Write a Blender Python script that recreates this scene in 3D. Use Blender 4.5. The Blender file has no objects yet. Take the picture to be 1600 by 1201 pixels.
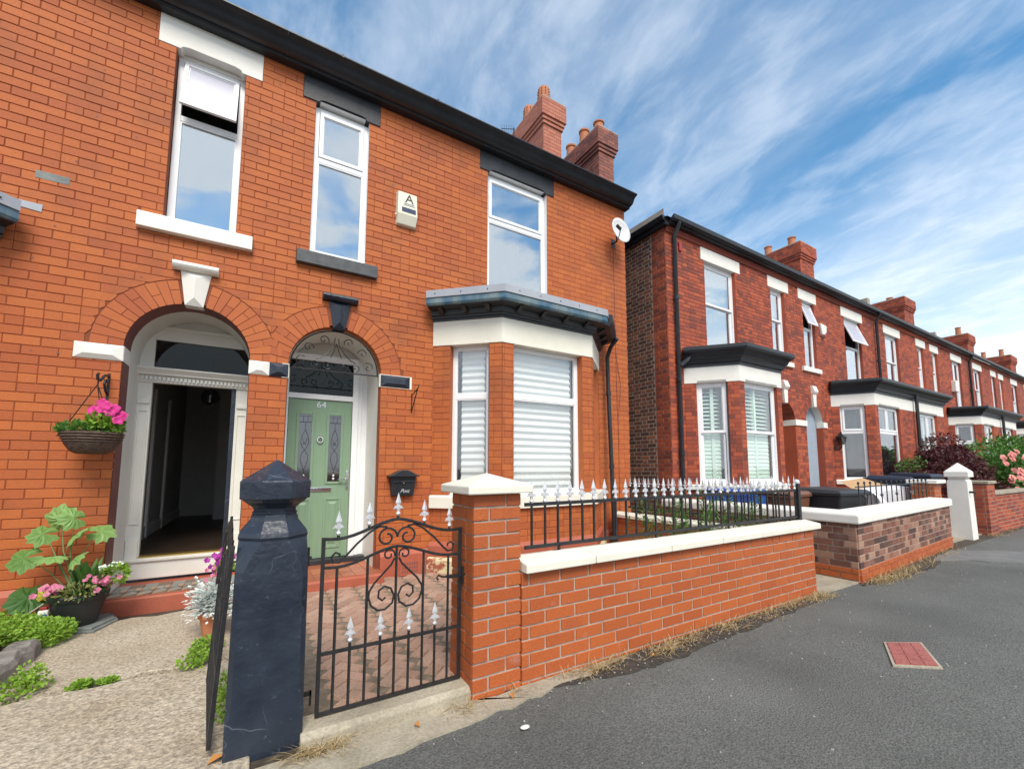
import bpy, bmesh, math, random
from mathutils import Vector, Matrix
R = random.Random(11)
sc = bpy.context.scene
col = sc.collection
rad = math.radians
D = 5.3            # depth of the house fronts from the photographer
CAM_H = 1.3335

# ------------------------------------------------------------------ camera
cd = bpy.data.cameras.new('camera')
cam = bpy.data.objects.new('camera', cd); col.objects.link(cam)
cr = Vector((0.85044463, -0.52606364, -0.0009935)); cu = Vector((-0.04908027, -0.08122414, 0.9954867)); cf = Vector((0.52377005, 0.84655755, 0.09489597))
cam.matrix_world = Matrix(((cr.x, cu.x, -cf.x, 0), (cr.y, cu.y, -cf.y, 0), (cr.z, cu.z, -cf.z, CAM_H), (0, 0, 0, 1)))
cd.sensor_width = 36; cd.sensor_fit = 'HORIZONTAL'
cd.lens = 669.45 / 1600 * 36
cd.shift_x = (800 - 816.0) / 1600; cd.shift_y = (666.77 - 600.5) / 1600
cd.clip_start = 0.05; cd.clip_end = 2000
sc.camera = cam

# ------------------------------------------------------------------ sky, sun, exposure
SUN_EL, SUN_AZ = 50, 193      # degrees; azimuth clockwise from +y (the house fronts look towards 180)
w = bpy.data.worlds.new('World'); sc.world = w; w.use_nodes = True
nt = w.node_tree; nt.nodes.clear()
def N(t, **k):
    n = nt.nodes.new(t)
    for a, b in k.items(): setattr(n, a, b)
    return n
sky = N('ShaderNodeTexSky', sky_type='NISHITA', sun_disc=False, sun_elevation=rad(SUN_EL), sun_rotation=rad(SUN_AZ), air_density=1.0, dust_density=0.25, ozone_density=2.2)
tc = N('ShaderNodeTexCoord'); sp = N('ShaderNodeSeparateXYZ'); nt.links.new(tc.outputs['Generated'], sp.inputs[0])
zz = N('ShaderNodeMath', operation='ADD'); nt.links.new(sp.outputs['Z'], zz.inputs[0]); zz.inputs[1].default_value = 0.12
zm = N('ShaderNodeMath', operation='MAXIMUM'); nt.links.new(zz.outputs[0], zm.inputs[0]); zm.inputs[1].default_value = 0.05
px = N('ShaderNodeMath', operation='DIVIDE'); nt.links.new(sp.outputs['X'], px.inputs[0]); nt.links.new(zm.outputs[0], px.inputs[1])
py = N('ShaderNodeMath', operation='DIVIDE'); nt.links.new(sp.outputs['Y'], py.inputs[0]); nt.links.new(zm.outputs[0], py.inputs[1])
cb = N('ShaderNodeCombineXYZ'); nt.links.new(px.outputs[0], cb.inputs[0]); nt.links.new(py.outputs[0], cb.inputs[1])
def cloud(scale, rot, stretch, detail, dist, lo, hi):
    mp = N('ShaderNodeMapping', vector_type='TEXTURE'); mp.inputs['Rotation'].default_value = (0, 0, rad(rot)); mp.inputs['Scale'].default_value = (1 / stretch, 1, 1)
    nt.links.new(cb.outputs[0], mp.inputs[0])
    no = N('ShaderNodeTexNoise'); no.inputs['Scale'].default_value = scale; no.inputs['Detail'].default_value = detail
    no.inputs['Roughness'].default_value = 0.58; no.inputs['Distortion'].default_value = dist
    nt.links.new(mp.outputs[0], no.inputs['Vector'])
    rp = N('ShaderNodeMapRange'); rp.inputs[1].default_value = lo; rp.inputs[2].default_value = hi; rp.interpolation_type = 'SMOOTHSTEP'
    nt.links.new(no.outputs[0], rp.inputs[0])
    return rp
c1 = cloud(1.25, 86, 0.72, 8, 0.3, 0.30, 0.84)
c2 = cloud(7.0, 80, 0.55, 7, 0.4, 0.38, 0.72)
mu = N('ShaderNodeMath', operation='MULTIPLY'); nt.links.new(c2.outputs[0], mu.inputs[0]); mu.inputs[1].default_value = 0.24
ad = N('ShaderNodeMath', operation='MULTIPLY_ADD'); nt.links.new(c1.outputs[0], ad.inputs[0]); ad.inputs[1].default_value = 0.50; nt.links.new(mu.outputs[0], ad.inputs[2])
# thin cloud looks denser towards the horizon, where one looks along the layer
hz = N('ShaderNodeMapRange'); hz.inputs[1].default_value = 0.55; hz.inputs[2].default_value = 0.05; hz.inputs[3].default_value = 0.0; hz.inputs[4].default_value = 0.72
hz.interpolation_type = 'SMOOTHSTEP'; nt.links.new(sp.outputs['Z'], hz.inputs[0])
a2 = N('ShaderNodeMath', operation='ADD', use_clamp=True); nt.links.new(ad.outputs[0], a2.inputs[0]); nt.links.new(hz.outputs[0], a2.inputs[1])
# heavier broken cloud over the far side of the street, as the window panes mirror it
c3 = cloud(2.8, 15, 0.8, 8, 0.4, 0.40, 0.60)
bk = N('ShaderNodeMapRange'); bk.inputs[1].default_value = 0.05; bk.inputs[2].default_value = -0.45; bk.interpolation_type = 'SMOOTHSTEP'; nt.links.new(sp.outputs['Y'], bk.inputs[0])
bm = N('ShaderNodeMath', operation='MULTIPLY'); nt.links.new(c3.outputs[0], bm.inputs[0]); nt.links.new(bk.outputs[0], bm.inputs[1])
a4 = N('ShaderNodeMath', operation='ADD', use_clamp=True); nt.links.new(a2.outputs[0], a4.inputs[0]); nt.links.new(bm.outputs[0], a4.inputs[1])
a3 = N('ShaderNodeMath', operation='MULTIPLY', use_clamp=True); nt.links.new(a4.outputs[0], a3.inputs[0]); a3.inputs[1].default_value = 0.94
mx = N('ShaderNodeMix', data_type='RGBA'); nt.links.new(a3.outputs[0], mx.inputs['Factor']); hs = N('ShaderNodeHueSaturation'); hs.inputs['Hue'].default_value = 0.487; hs.inputs['Saturation'].default_value = 1.3; hs.inputs['Value'].default_value = 1.12; nt.links.new(sky.outputs[0], hs.inputs['Color']); nt.links.new(hs.outputs[0], mx.inputs[6]); mx.inputs[7].default_value = (6.3, 6.6, 7.0, 1)
bg = N('ShaderNodeBackground'); bg.inputs['Strength'].default_value = 0.115; nt.links.new(mx.outputs[2], bg.inputs[0])
ow = N('ShaderNodeOutputWorld'); nt.links.new(bg.outputs[0], ow.inputs[0])
sl = bpy.data.lights.new('sun', 'SUN'); sl.energy = 2.3; sl.angle = rad(26); sl.color = (1, 0.93, 0.82)
so = bpy.data.objects.new('sun', sl); col.objects.link(so)
sd = Vector((math.sin(rad(SUN_AZ)) * math.cos(rad(SUN_EL)), math.cos(rad(SUN_AZ)) * math.cos(rad(SUN_EL)), math.sin(rad(SUN_EL))))
so.rotation_euler = sd.to_track_quat('Z', 'Y').to_euler(); so.location = (0, -6, 12)
vs = sc.view_settings; vs.view_transform = 'Standard'; vs.look = 'None'; vs.gamma = 1; vs.exposure = 0.7; vs.use_curve_mapping = False

# ------------------------------------------------------------------ materials
def mat(name, c1, c2=None, c3=None, rough=.6, ns=6., rnd=0., bump=0., bs=60., metal=0., dirt=None, ds=1.2, dth=(.55, .7), damt=1., detail=4, spec=.5, lo=.3, hi=.7, trans=0., coat=0., stretch=None, fine=0., scratch=None, ss=5.):
    m = bpy.data.materials.new(name); m.use_nodes = True
    t = m.node_tree; bs_ = t.nodes['Principled BSDF']; L = t.links.new
    def K(ty, **k):
        n = t.nodes.new(ty)
        for a, b in k.items(): setattr(n, a, b)
        return n
    g = K('ShaderNodeNewGeometry'); pos = g.outputs['Position']
    if stretch:
        mp = K('ShaderNodeMapping'); mp.inputs['Scale'].default_value = stretch; L(pos, mp.inputs[0]); pos = mp.outputs[0]
    no = K('ShaderNodeTexNoise'); no.inputs['Scale'].default_value = ns; no.inputs['Detail'].default_value = detail; L(pos, no.inputs['Vector'])
    fac = no.outputs[0]
    if rnd:
        oi = K('ShaderNodeObjectInfo'); ad = K('ShaderNodeMath', operation='ADD'); L(oi.outputs['Random'], ad.inputs[0]); L(g.outputs['Random Per Island'], ad.inputs[1])
        fr = K('ShaderNodeMath', operation='FRACT'); L(ad.outputs[0], fr.inputs[0])
        mm = K('ShaderNodeMix', data_type='FLOAT'); mm.inputs[0].default_value = rnd; L(fac, mm.inputs[2]); L(fr.outputs[0], mm.inputs[3]); fac = mm.outputs[0]
    rp = K('ShaderNodeValToRGB'); e = rp.color_ramp.elements
    e[0].position = lo; e[0].color = (*c1, 1); e[1].position = hi; e[1].color = (*(c2 or c1), 1)
    if c3:
        q = e.new(min(.99, hi + .2)); q.color = (*c3, 1)
    L(fac, rp.inputs[0]); c = rp.outputs[0]
    if fine:
        n3 = K('ShaderNodeTexNoise'); n3.inputs['Scale'].default_value = bs; n3.inputs['Detail'].default_value = 3; L(pos, n3.inputs['Vector'])
        mr = K('ShaderNodeMapRange'); mr.inputs[1].default_value = .25; mr.inputs[2].default_value = .75; mr.inputs[3].default_value = 1 - fine; mr.inputs[4].default_value = 1 + fine
        L(n3.outputs[0], mr.inputs[0])
        vm = K('ShaderNodeVectorMath', operation='SCALE'); L(c, vm.inputs[0]); L(mr.outputs[0], vm.inputs['Scale']); c = vm.outputs[0]
    if dirt:
        n2 = K('ShaderNodeTexNoise'); n2.inputs['Scale'].default_value = ds; n2.inputs['Detail'].default_value = 6; n2.inputs['Roughness'].default_value = .65; L(g.outputs['Position'], n2.inputs['Vector'])
        mr = K('ShaderNodeMapRange'); mr.inputs[1].default_value = dth[0]; mr.inputs[2].default_value = dth[1]; mr.inputs[4].default_value = damt; L(n2.outputs[0], mr.inputs[0])
        mi = K('ShaderNodeMix', data_type='RGBA'); L(mr.outputs[0], mi.inputs[0]); L(c, mi.inputs[6]); mi.inputs[7].default_value = (*dirt, 1); c = mi.outputs[2]
    if scratch:   # thin broken scratches and hairline cracks
        nd = K('ShaderNodeTexNoise'); nd.inputs['Scale'].default_value = ss * 1.5; L(g.outputs['Position'], nd.inputs['Vector'])
        va = K('ShaderNodeVectorMath', operation='MULTIPLY_ADD'); L(nd.outputs['Color'], va.inputs[0]); va.inputs[1].default_value = (.12, .12, .05); L(g.outputs['Position'], va.inputs[2])
        sm_ = K('ShaderNodeMapping'); sm_.inputs['Scale'].default_value = (1, 1, .45); L(va.outputs[0], sm_.inputs[0])
        vo = K('ShaderNodeTexVoronoi', feature='DISTANCE_TO_EDGE'); vo.inputs['Scale'].default_value = ss; L(sm_.outputs[0], vo.inputs['Vector'])
        m1 = K('ShaderNodeMapRange'); m1.inputs[1].default_value = .011; m1.inputs[2].default_value = .003; L(vo.outputs['Distance'], m1.inputs[0])
        nm = K('ShaderNodeTexNoise'); nm.inputs['Scale'].default_value = ss * .8; L(g.outputs['Position'], nm.inputs['Vector'])
        m2 = K('ShaderNodeMapRange'); m2.inputs[1].default_value = .52; m2.inputs[2].default_value = .62; L(nm.outputs[0], m2.inputs[0])
        mu_ = K('ShaderNodeMath', operation='MULTIPLY'); L(m1.outputs[0], mu_.inputs[0]); L(m2.outputs[0], mu_.inputs[1])
        mi = K('ShaderNodeMix', data_type='RGBA'); L(mu_.outputs[0], mi.inputs[0]); L(c, mi.inputs[6]); mi.inputs[7].default_value = (*scratch, 1); c = mi.outputs[2]
    L(c, bs_.inputs['Base Color'])
    bs_.inputs['Roughness'].default_value = rough; bs_.inputs['Metallic'].default_value = metal
    bs_.inputs['Specular IOR Level'].default_value = spec; bs_.inputs['Coat Weight'].default_value = coat
    if bump:
        nb = K('ShaderNodeTexNoise'); nb.inputs['Scale'].default_value = bs; nb.inputs['Detail'].default_value = 3; L(pos, nb.inputs['Vector'])
        bu = K('ShaderNodeBump'); bu.inputs['Strength'].default_value = bump; bu.inputs['Distance'].default_value = .012; L(nb.outputs[0], bu.inputs['Height']); L(bu.outputs[0], bs_.inputs['Normal'])
    if trans:
        tr = K('ShaderNodeBsdfTranslucent'); L(c, tr.inputs[0]); ms = K('ShaderNodeMixShader'); ms.inputs[0].default_value = trans
        L(bs_.outputs[0], ms.inputs[1]); L(tr.outputs[0], ms.inputs[2]); L(ms.outputs[0], t.nodes['Material Output'].inputs[0])
    return m
def glass(name, tint=(.9, .95, .95), refl=.3, rough=.02, k=1.2):
    m = bpy.data.materials.new(name); m.use_nodes = True; t = m.node_tree; L = t.links.new; t.nodes.remove(t.nodes['Principled BSDF'])
    tr = t.nodes.new('ShaderNodeBsdfTransparent'); tr.inputs[0].default_value = (*tint, 1)
    gl = t.nodes.new('ShaderNodeBsdfGlossy'); gl.inputs['Roughness'].default_value = rough; gl.inputs[0].default_value = (.93, .97, 1, 1)
    lf = t.nodes.new('ShaderNodeLayerWeight'); lf.inputs[0].default_value = .5; lp = t.nodes.new('ShaderNodeMath'); lp.operation = 'POWER'; lp.inputs[1].default_value = 4.5; L(lf.outputs['Facing'], lp.inputs[0])
    lw = t.nodes.new('ShaderNodeMath'); lw.operation = 'MULTIPLY_ADD'; lw.inputs[1].default_value = .95; lw.inputs[2].default_value = .045; L(lp.outputs[0], lw.inputs[0])
    ma = t.nodes.new('ShaderNodeMath'); ma.operation = 'MULTIPLY_ADD'; ma.use_clamp = True; ma.inputs[1].default_value = k; ma.inputs[2].default_value = refl; L(lw.outputs[0], ma.inputs[0])
    ms = t.nodes.new('ShaderNodeMixShader'); L(ma.outputs[0], ms.inputs[0]); L(tr.outputs[0], ms.inputs[1]); L(gl.outputs[0], ms.inputs[2]); L(ms.outputs[0], t.nodes['Material Output'].inputs[0])
    return m
M = {}
M['brick'] = mat('orange_pressed_brick', (.38, .088, .024), (.48, .128, .028), (.35, .074, .030), rough=.72, rnd=.5, ns=.9, bump=.22, bs=130, lo=.2, hi=.72, dirt=(.20, .068, .030), ds=1.5, dth=(.50, .76), damt=.6, fine=.18)
M['brick_arch'] = mat('gauged_arch_brick', (.37, .086, .026), (.47, .125, .030), (.34, .075, .030), rough=.72, rnd=.7, ns=2, bump=.2, bs=130, lo=.2, hi=.8, fine=.1)
M['mortar_dark'] = mat('dark_thin_joint', (.17, .045, .022), (.27, .075, .03), rough=.9, ns=3, dirt=(.40, .24, .17), ds=1.1, dth=(.63, .72), damt=.7)
M['brick_red'] = mat('red_terrace_brick', (.14, .038, .028), (.36, .070, .031), (.44, .095, .036), rough=.75, rnd=.58, ns=.8, bump=.25, bs=130, lo=.12, hi=.55, dirt=(.12, .045, .035), ds=1.2, dth=(.56, .8), damt=.5, fine=.12)
M['mortar_red'] = mat('grey_red_joint', (.17, .08, .06), (.26, .14, .10), rough=.9, ns=3)
M['brick_dark'] = mat('dark_gable_brick', (.10, .045, .030), (.22, .085, .050), (.36, .13, .06), rough=.8, rnd=.8, ns=2, bump=.3, bs=120, lo=.2, hi=.75, fine=.15)
M['mortar_pale'] = mat('pale_joint', (.34, .29, .24), (.45, .39, .33), rough=.9, ns=5)
M['brick_wall'] = mat('garden_wall_brick', (.38, .084, .020), (.45, .108, .024), (.31, .066, .026), rough=.62, rnd=.6, ns=3, bump=.3, bs=110, lo=.2, hi=.75, dirt=(.50, .34, .30), ds=3.4, dth=(.62, .78), damt=.5, fine=.16)
M['mortar_wall'] = mat('grey_mortar', (.32, .23, .18), (.47, .36, .29), rough=.9, ns=14, bump=.3, bs=150)
M['brick_mix'] = mat('mixed_stock_brick', (.075, .04, .032), (.24, .095, .06), (.38, .22, .15), rough=.8, rnd=.8, ns=3, bump=.35, bs=110, lo=.1, hi=.65, dirt=(.33, .29, .25), ds=3, dth=(.55, .8), damt=.5, fine=.15)
M['brick_chim'] = mat('pink_chimney_brick', (.40, .14, .09), (.48, .18, .115), rough=.8, rnd=.7, ns=3, bump=.2)
M['brick_soot'] = mat('sooty_chimney_brick', (.20, .08, .065), (.33, .12, .085), (.40, .15, .10), rough=.85, rnd=.6, ns=1.5, bump=.2, dirt=(.055, .04, .04), ds=2.5, dth=(.5, .7), damt=.6)
M['white'] = mat('white_stone_paint', (.78, .76, .69), (.84, .82, .76), rough=.55, ns=5, bump=.12, bs=45, dirt=(.42, .40, .34), ds=5, dth=(.66, .85), damt=.4)
M['cream'] = mat('cream_stone_paint', (.74, .71, .60), (.80, .77, .66), rough=.5, ns=4, bump=.14, bs=40, dirt=(.36, .32, .25), ds=6, dth=(.66, .86), damt=.5)
M['plaster'] = mat('cream_plaster', (.70, .68, .62), (.76, .74, .68), rough=.6, ns=3, bump=.08, bs=30)
M['upvc'] = mat('white_upvc', (.82, .83, .84), (.85, .86, .87), rough=.28, ns=3)
M['navy'] = mat('navy_black_paint', (.012, .018, .030), (.026, .036, .055), rough=.36, ns=5, bump=.35, bs=26, dirt=(.09, .115, .14), ds=24, dth=(.63, .70), damt=.5, scratch=(.085, .10, .12), ss=6.)
M['black'] = mat('black_gloss_paint', (.012, .014, .018), (.020, .024, .030), rough=.42, ns=5, bump=.1, bs=20)
M['black_matt'] = mat('black_painted_stone', (.016, .018, .022), (.032, .035, .042), rough=.5, ns=6, bump=.2, bs=40, dirt=(.16, .16, .16), ds=13, dth=(.74, .8), damt=.6)
M['sillgrey'] = mat('grey_black_sill', (.045, .05, .055), (.10, .105, .11), rough=.6, ns=9, bump=.25, bs=60, dirt=(.6, .55, .42), ds=4.5, dth=(.69, .71))
M['peel'] = mat('peeling_cream_paint', (.60, .52, .30), (.68, .60, .38), rough=.7, ns=6, bump=.4, bs=40, dirt=(.33, .09, .05), ds=9, dth=(.48, .56))
M['lead'] = mat('weathered_lead_gutter', (.03, .10, .17), (.20, .25, .24), (.36, .33, .24), rough=.35, ns=3.2, stretch=(2.6, 2.6, .8), metal=.25, dirt=(.40, .44, .45), ds=9, dth=(.64, .7), damt=.6)
M['zinc'] = mat('grey_edge_trim', (.33, .35, .39), (.40, .42, .46), rough=.4, ns=4)
M['iron'] = mat('black_iron', (.012, .012, .013), (.025, .025, .027), rough=.42, ns=20, bump=.15, bs=90)
M['silver'] = mat('silver_paint', (.56, .57, .59), (.72, .73, .75), rough=.35, ns=30, metal=.35, bump=.1, bs=120)
M['chrome'] = mat('chrome', (.75, .75, .77), rough=.12, metal=1)
M['green'] = mat('sage_green_door', (.20, .31, .20), (.225, .34, .22), rough=.42, ns=3, bump=.1, bs=35, stretch=(14, 14, 1))
M['redpaint'] = mat('red_masonry_paint', (.36, .085, .045), (.45, .12, .065), rough=.6, ns=4, bump=.2, bs=40, dirt=(.20, .075, .05), ds=4, dth=(.5, .7), damt=.6)
M['maroon'] = mat('maroon_brick_paint', (.17, .06, .055), (.23, .085, .07), rough=.6, ns=4, bump=.15, bs=50)
M['quarry'] = mat('red_quarry_tile', (.33, .10, .05), (.43, .15, .075), rough=.5, rnd=.7, ns=4, bump=.15, bs=50)
M['tile_a'] = mat('brown_step_tile', (.12, .085, .065), (.17, .12, .09), rough=.5, rnd=.6)
M['tile_b'] = mat('grey_step_tile', (.20, .21, .19), (.27, .27, .24), rough=.5, rnd=.6)
M['tile_c'] = mat('buff_step_tile', (.30, .23, .15), (.36, .28, .19), rough=.5, rnd=.6)
M['asphalt'] = mat('worn_asphalt', (.088, .088, .080), (.140, .140, .128), rough=.88, ns=.9, bump=.9, bs=95, detail=7, dirt=(.26, .25, .235), ds=75, dth=(.64, .74), damt=.6, fine=.5)
M['asphalt_old'] = mat('pale_old_asphalt', (.15, .15, .145), (.20, .195, .185), rough=.9, ns=4, bump=.8, bs=110, fine=.3)
M['road'] = mat('road_asphalt', (.05, .05, .052), (.07, .07, .072), rough=.9, ns=2, bump=.6, bs=120)
M['concrete'] = mat('coarse_concrete', (.38, .31, .22), (.50, .43, .33), rough=.9, ns=2.2, bump=1.0, bs=60, detail=6, dirt=(.16, .125, .09), ds=22, dth=(.5, .72), damt=.6, fine=.5)
M['concrete_s'] = mat('smooth_concrete', (.30, .26, .19), (.42, .37, .28), rough=.85, ns=3, bump=.4, bs=70, dirt=(.14, .115, .08), ds=5, dth=(.52, .72), damt=.6, fine=.2)
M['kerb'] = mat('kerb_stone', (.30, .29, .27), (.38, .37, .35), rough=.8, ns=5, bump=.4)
M['paver'] = mat('red_block_paver', (.34, .20, .14), (.46, .30, .22), (.38, .30, .24), rough=.85, rnd=.55, ns=2, bump=.5, bs=90, lo=.2, hi=.75, dirt=(.24, .20, .15), ds=1.6, dth=(.48, .66), damt=.5, fine=.25)
M['sand'] = mat('jointing_sand', (.14, .11, .075), (.22, .18, .13), rough=.95, ns=20, bump=.3)
M['soil'] = mat('dark_soil', (.04, .03, .02), (.09, .07, .05), rough=.95, ns=18, bump=.8, bs=60)
M['debris'] = mat('verge_dirt', (.028, .023, .018), (.075, .062, .048), (.16, .135, .10), rough=.95, ns=26, bump=1., bs=70, detail=6)
M['slate'] = mat('roof_slate', (.07, .075, .085), (.11, .115, .125), rough=.6, rnd=.4, ns=5, bump=.2)
M['slab'] = mat('grey_slate_slab', (.14, .155, .15), (.22, .235, .22), rough=.7, ns=8, bump=.4)
M['stone'] = mat('grey_edging_stone', (.16, .145, .13), (.30, .275, .25), rough=.85, ns=7, bump=.7, bs=28, dirt=(.09, .08, .07), ds=9, dth=(.5, .7))
M['potblack'] = mat('black_plastic', (.014, .015, .016), (.022, .023, .024), rough=.5, ns=5, bump=.05)
M['terracotta'] = mat('terracotta', (.42, .15, .07), (.50, .19, .09), rough=.8, ns=7, bump=.15)
M['wicker'] = mat('brown_wicker', (.055, .032, .022), (.13, .085, .06), rough=.75, ns=40, bump=.5, bs=140)
M['leaf'] = mat('mid_green_leaf', (.055, .15, .025), (.13, .27, .045), rough=.5, rnd=.6, ns=3, trans=.25)
M['leaf_lime'] = mat('lime_leaf', (.20, .36, .035), (.34, .52, .07), rough=.55, rnd=.7, ns=4, trans=.3)
M['leaf_dark'] = mat('dark_green_leaf', (.022, .075, .018), (.055, .14, .028), rough=.45, rnd=.6, ns=3, trans=.2)
M['leaf_big'] = mat('pale_green_lobed_leaf', (.16, .31, .075), (.26, .44, .13), rough=.5, rnd=.5, ns=6, trans=.3)
M['leaf_var'] = mat('variegated_leaf', (.20, .24, .06), (.40, .36, .14), rough=.55, rnd=.7, trans=.2)
M['leaf_yel'] = mat('yellow_leaf', (.55, .45, .05), (.62, .55, .12), rough=.6, trans=.3)
M['leaf_sil'] = mat('silver_leaf', (.70, .75, .71), (.82, .86, .83), rough=.8, rnd=.6, trans=.15)
M['maple'] = mat('purple_maple_leaf', (.045, .010, .014), (.13, .022, .028), (.16, .085, .03), rough=.5, rnd=.7, ns=1.2, trans=.2, lo=.2, hi=.75)
M['straw'] = mat('dry_grass', (.38, .27, .12), (.58, .45, .24), rough=.8, rnd=.7, trans=.2)
M['deadleaf'] = mat('orange_dead_leaf', (.36, .14, .03), (.55, .25, .06), rough=.7, rnd=.6)
M['stem'] = mat('green_stem', (.14, .22, .07), rough=.6)
M['wood'] = mat('bark', (.09, .06, .04), (.16, .11, .075), rough=.9, ns=12, bump=.6)
M['pink'] = mat('pink_petal', (.55, .12, .24), (.72, .25, .36), rough=.6, rnd=.6, trans=.3)
M['magenta'] = mat('magenta_petal', (.60, .02, .22), (.80, .05, .34), rough=.6, rnd=.6, trans=.3)
M['purple'] = mat('purple_petal', (.32, .02, .26), (.50, .05, .40), rough=.6, rnd=.6, trans=.3)
M['rose'] = mat('salmon_rose_petal', (.72, .22, .20), (.85, .38, .32), rough=.6, rnd=.6, trans=.25)
M['whitepetal'] = mat('white_petal', (.75, .76, .72), (.85, .86, .82), rough=.6, rnd=.5, trans=.25)
M['hall'] = mat('grey_hall_wall', (.46, .45, .43), (.52, .51, .49), rough=.8)
M['hallfloor'] = mat('dark_hall_floor', (.035, .022, .016), (.06, .038, .026), rough=.4, ns=6)
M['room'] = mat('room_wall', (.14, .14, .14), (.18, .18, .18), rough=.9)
M['curtain'] = mat('pale_curtain', (.55, .58, .58), (.68, .70, .70), rough=.85, ns=8, trans=.2)
M['blind'] = mat('white_pleated_blind', (.78, .83, .80), (.84, .88, .85), rough=.8, ns=2, trans=.12)
M['shutter'] = mat('pale_green_shutter', (.62, .80, .68), (.70, .86, .75), rough=.6, ns=2)
M['greyblue'] = mat('grey_blue_render', (.30, .36, .43), (.34, .40, .47), rough=.6)
M['stonewash'] = mat('grey_cream_render', (.50, .48, .42), (.56, .54, .48), rough=.6)
M['binblue'] = mat('blue_bin_plastic', (.012, .075, .36), (.018, .095, .42), rough=.45, ns=3)
M['binbrown'] = mat('brown_bin_plastic', (.16, .065, .035), (.20, .085, .048), rough=.5, ns=3)
M['bingrey'] = mat('charcoal_bin_plastic', (.022, .025, .028), (.034, .038, .042), rough=.5, ns=3)
M['binnavy'] = mat('navy_bin_plastic', (.010, .014, .032), (.016, .022, .046), rough=.45, ns=3)
M['card'] = mat('brown_cardboard', (.42, .25, .12), (.48, .30, .16), rough=.8)
M['bag'] = mat('white_board', (.68, .68, .72), (.76, .76, .80), rough=.7, ns=3)
M['box'] = mat('ivory_plastic', (.72, .70, .56), (.77, .75, .61), rough=.4)
M['ink'] = mat('dark_blue_ink', (.02, .03, .09), rough=.5)
M['inkblack'] = mat('black_ink', (.02, .02, .02), rough=.5)
M['redplastic'] = mat('red_plastic', (.35, .03, .03), rough=.4)
M['cover'] = mat('rust_red_cover', (.30, .09, .075), (.37, .12, .10), rough=.75, ns=12, bump=.5, bs=60)
M['dish'] = mat('pale_grey_dish', (.60, .60, .60), (.66, .66, .66), rough=.45)
M['brass'] = mat('brass', (.55, .38, .12), rough=.3, metal=.8)
M['glass'] = glass('window_glass', refl=.34)
M['frost'] = mat('frosted_pane', (.46, .46, .54), (.52, .52, .60), rough=.25, ns=3)
M['glass_low'] = glass('bay_window_glass', tint=(1, 1, 1), refl=.06, k=.9)
M['glass_door'] = glass('door_glass', tint=(.32, .31, .36), refl=.10, rough=.06)
M['glass_dark'] = glass('fanlight_glass', tint=(.5, .52, .5), refl=.0, k=.45)
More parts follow.
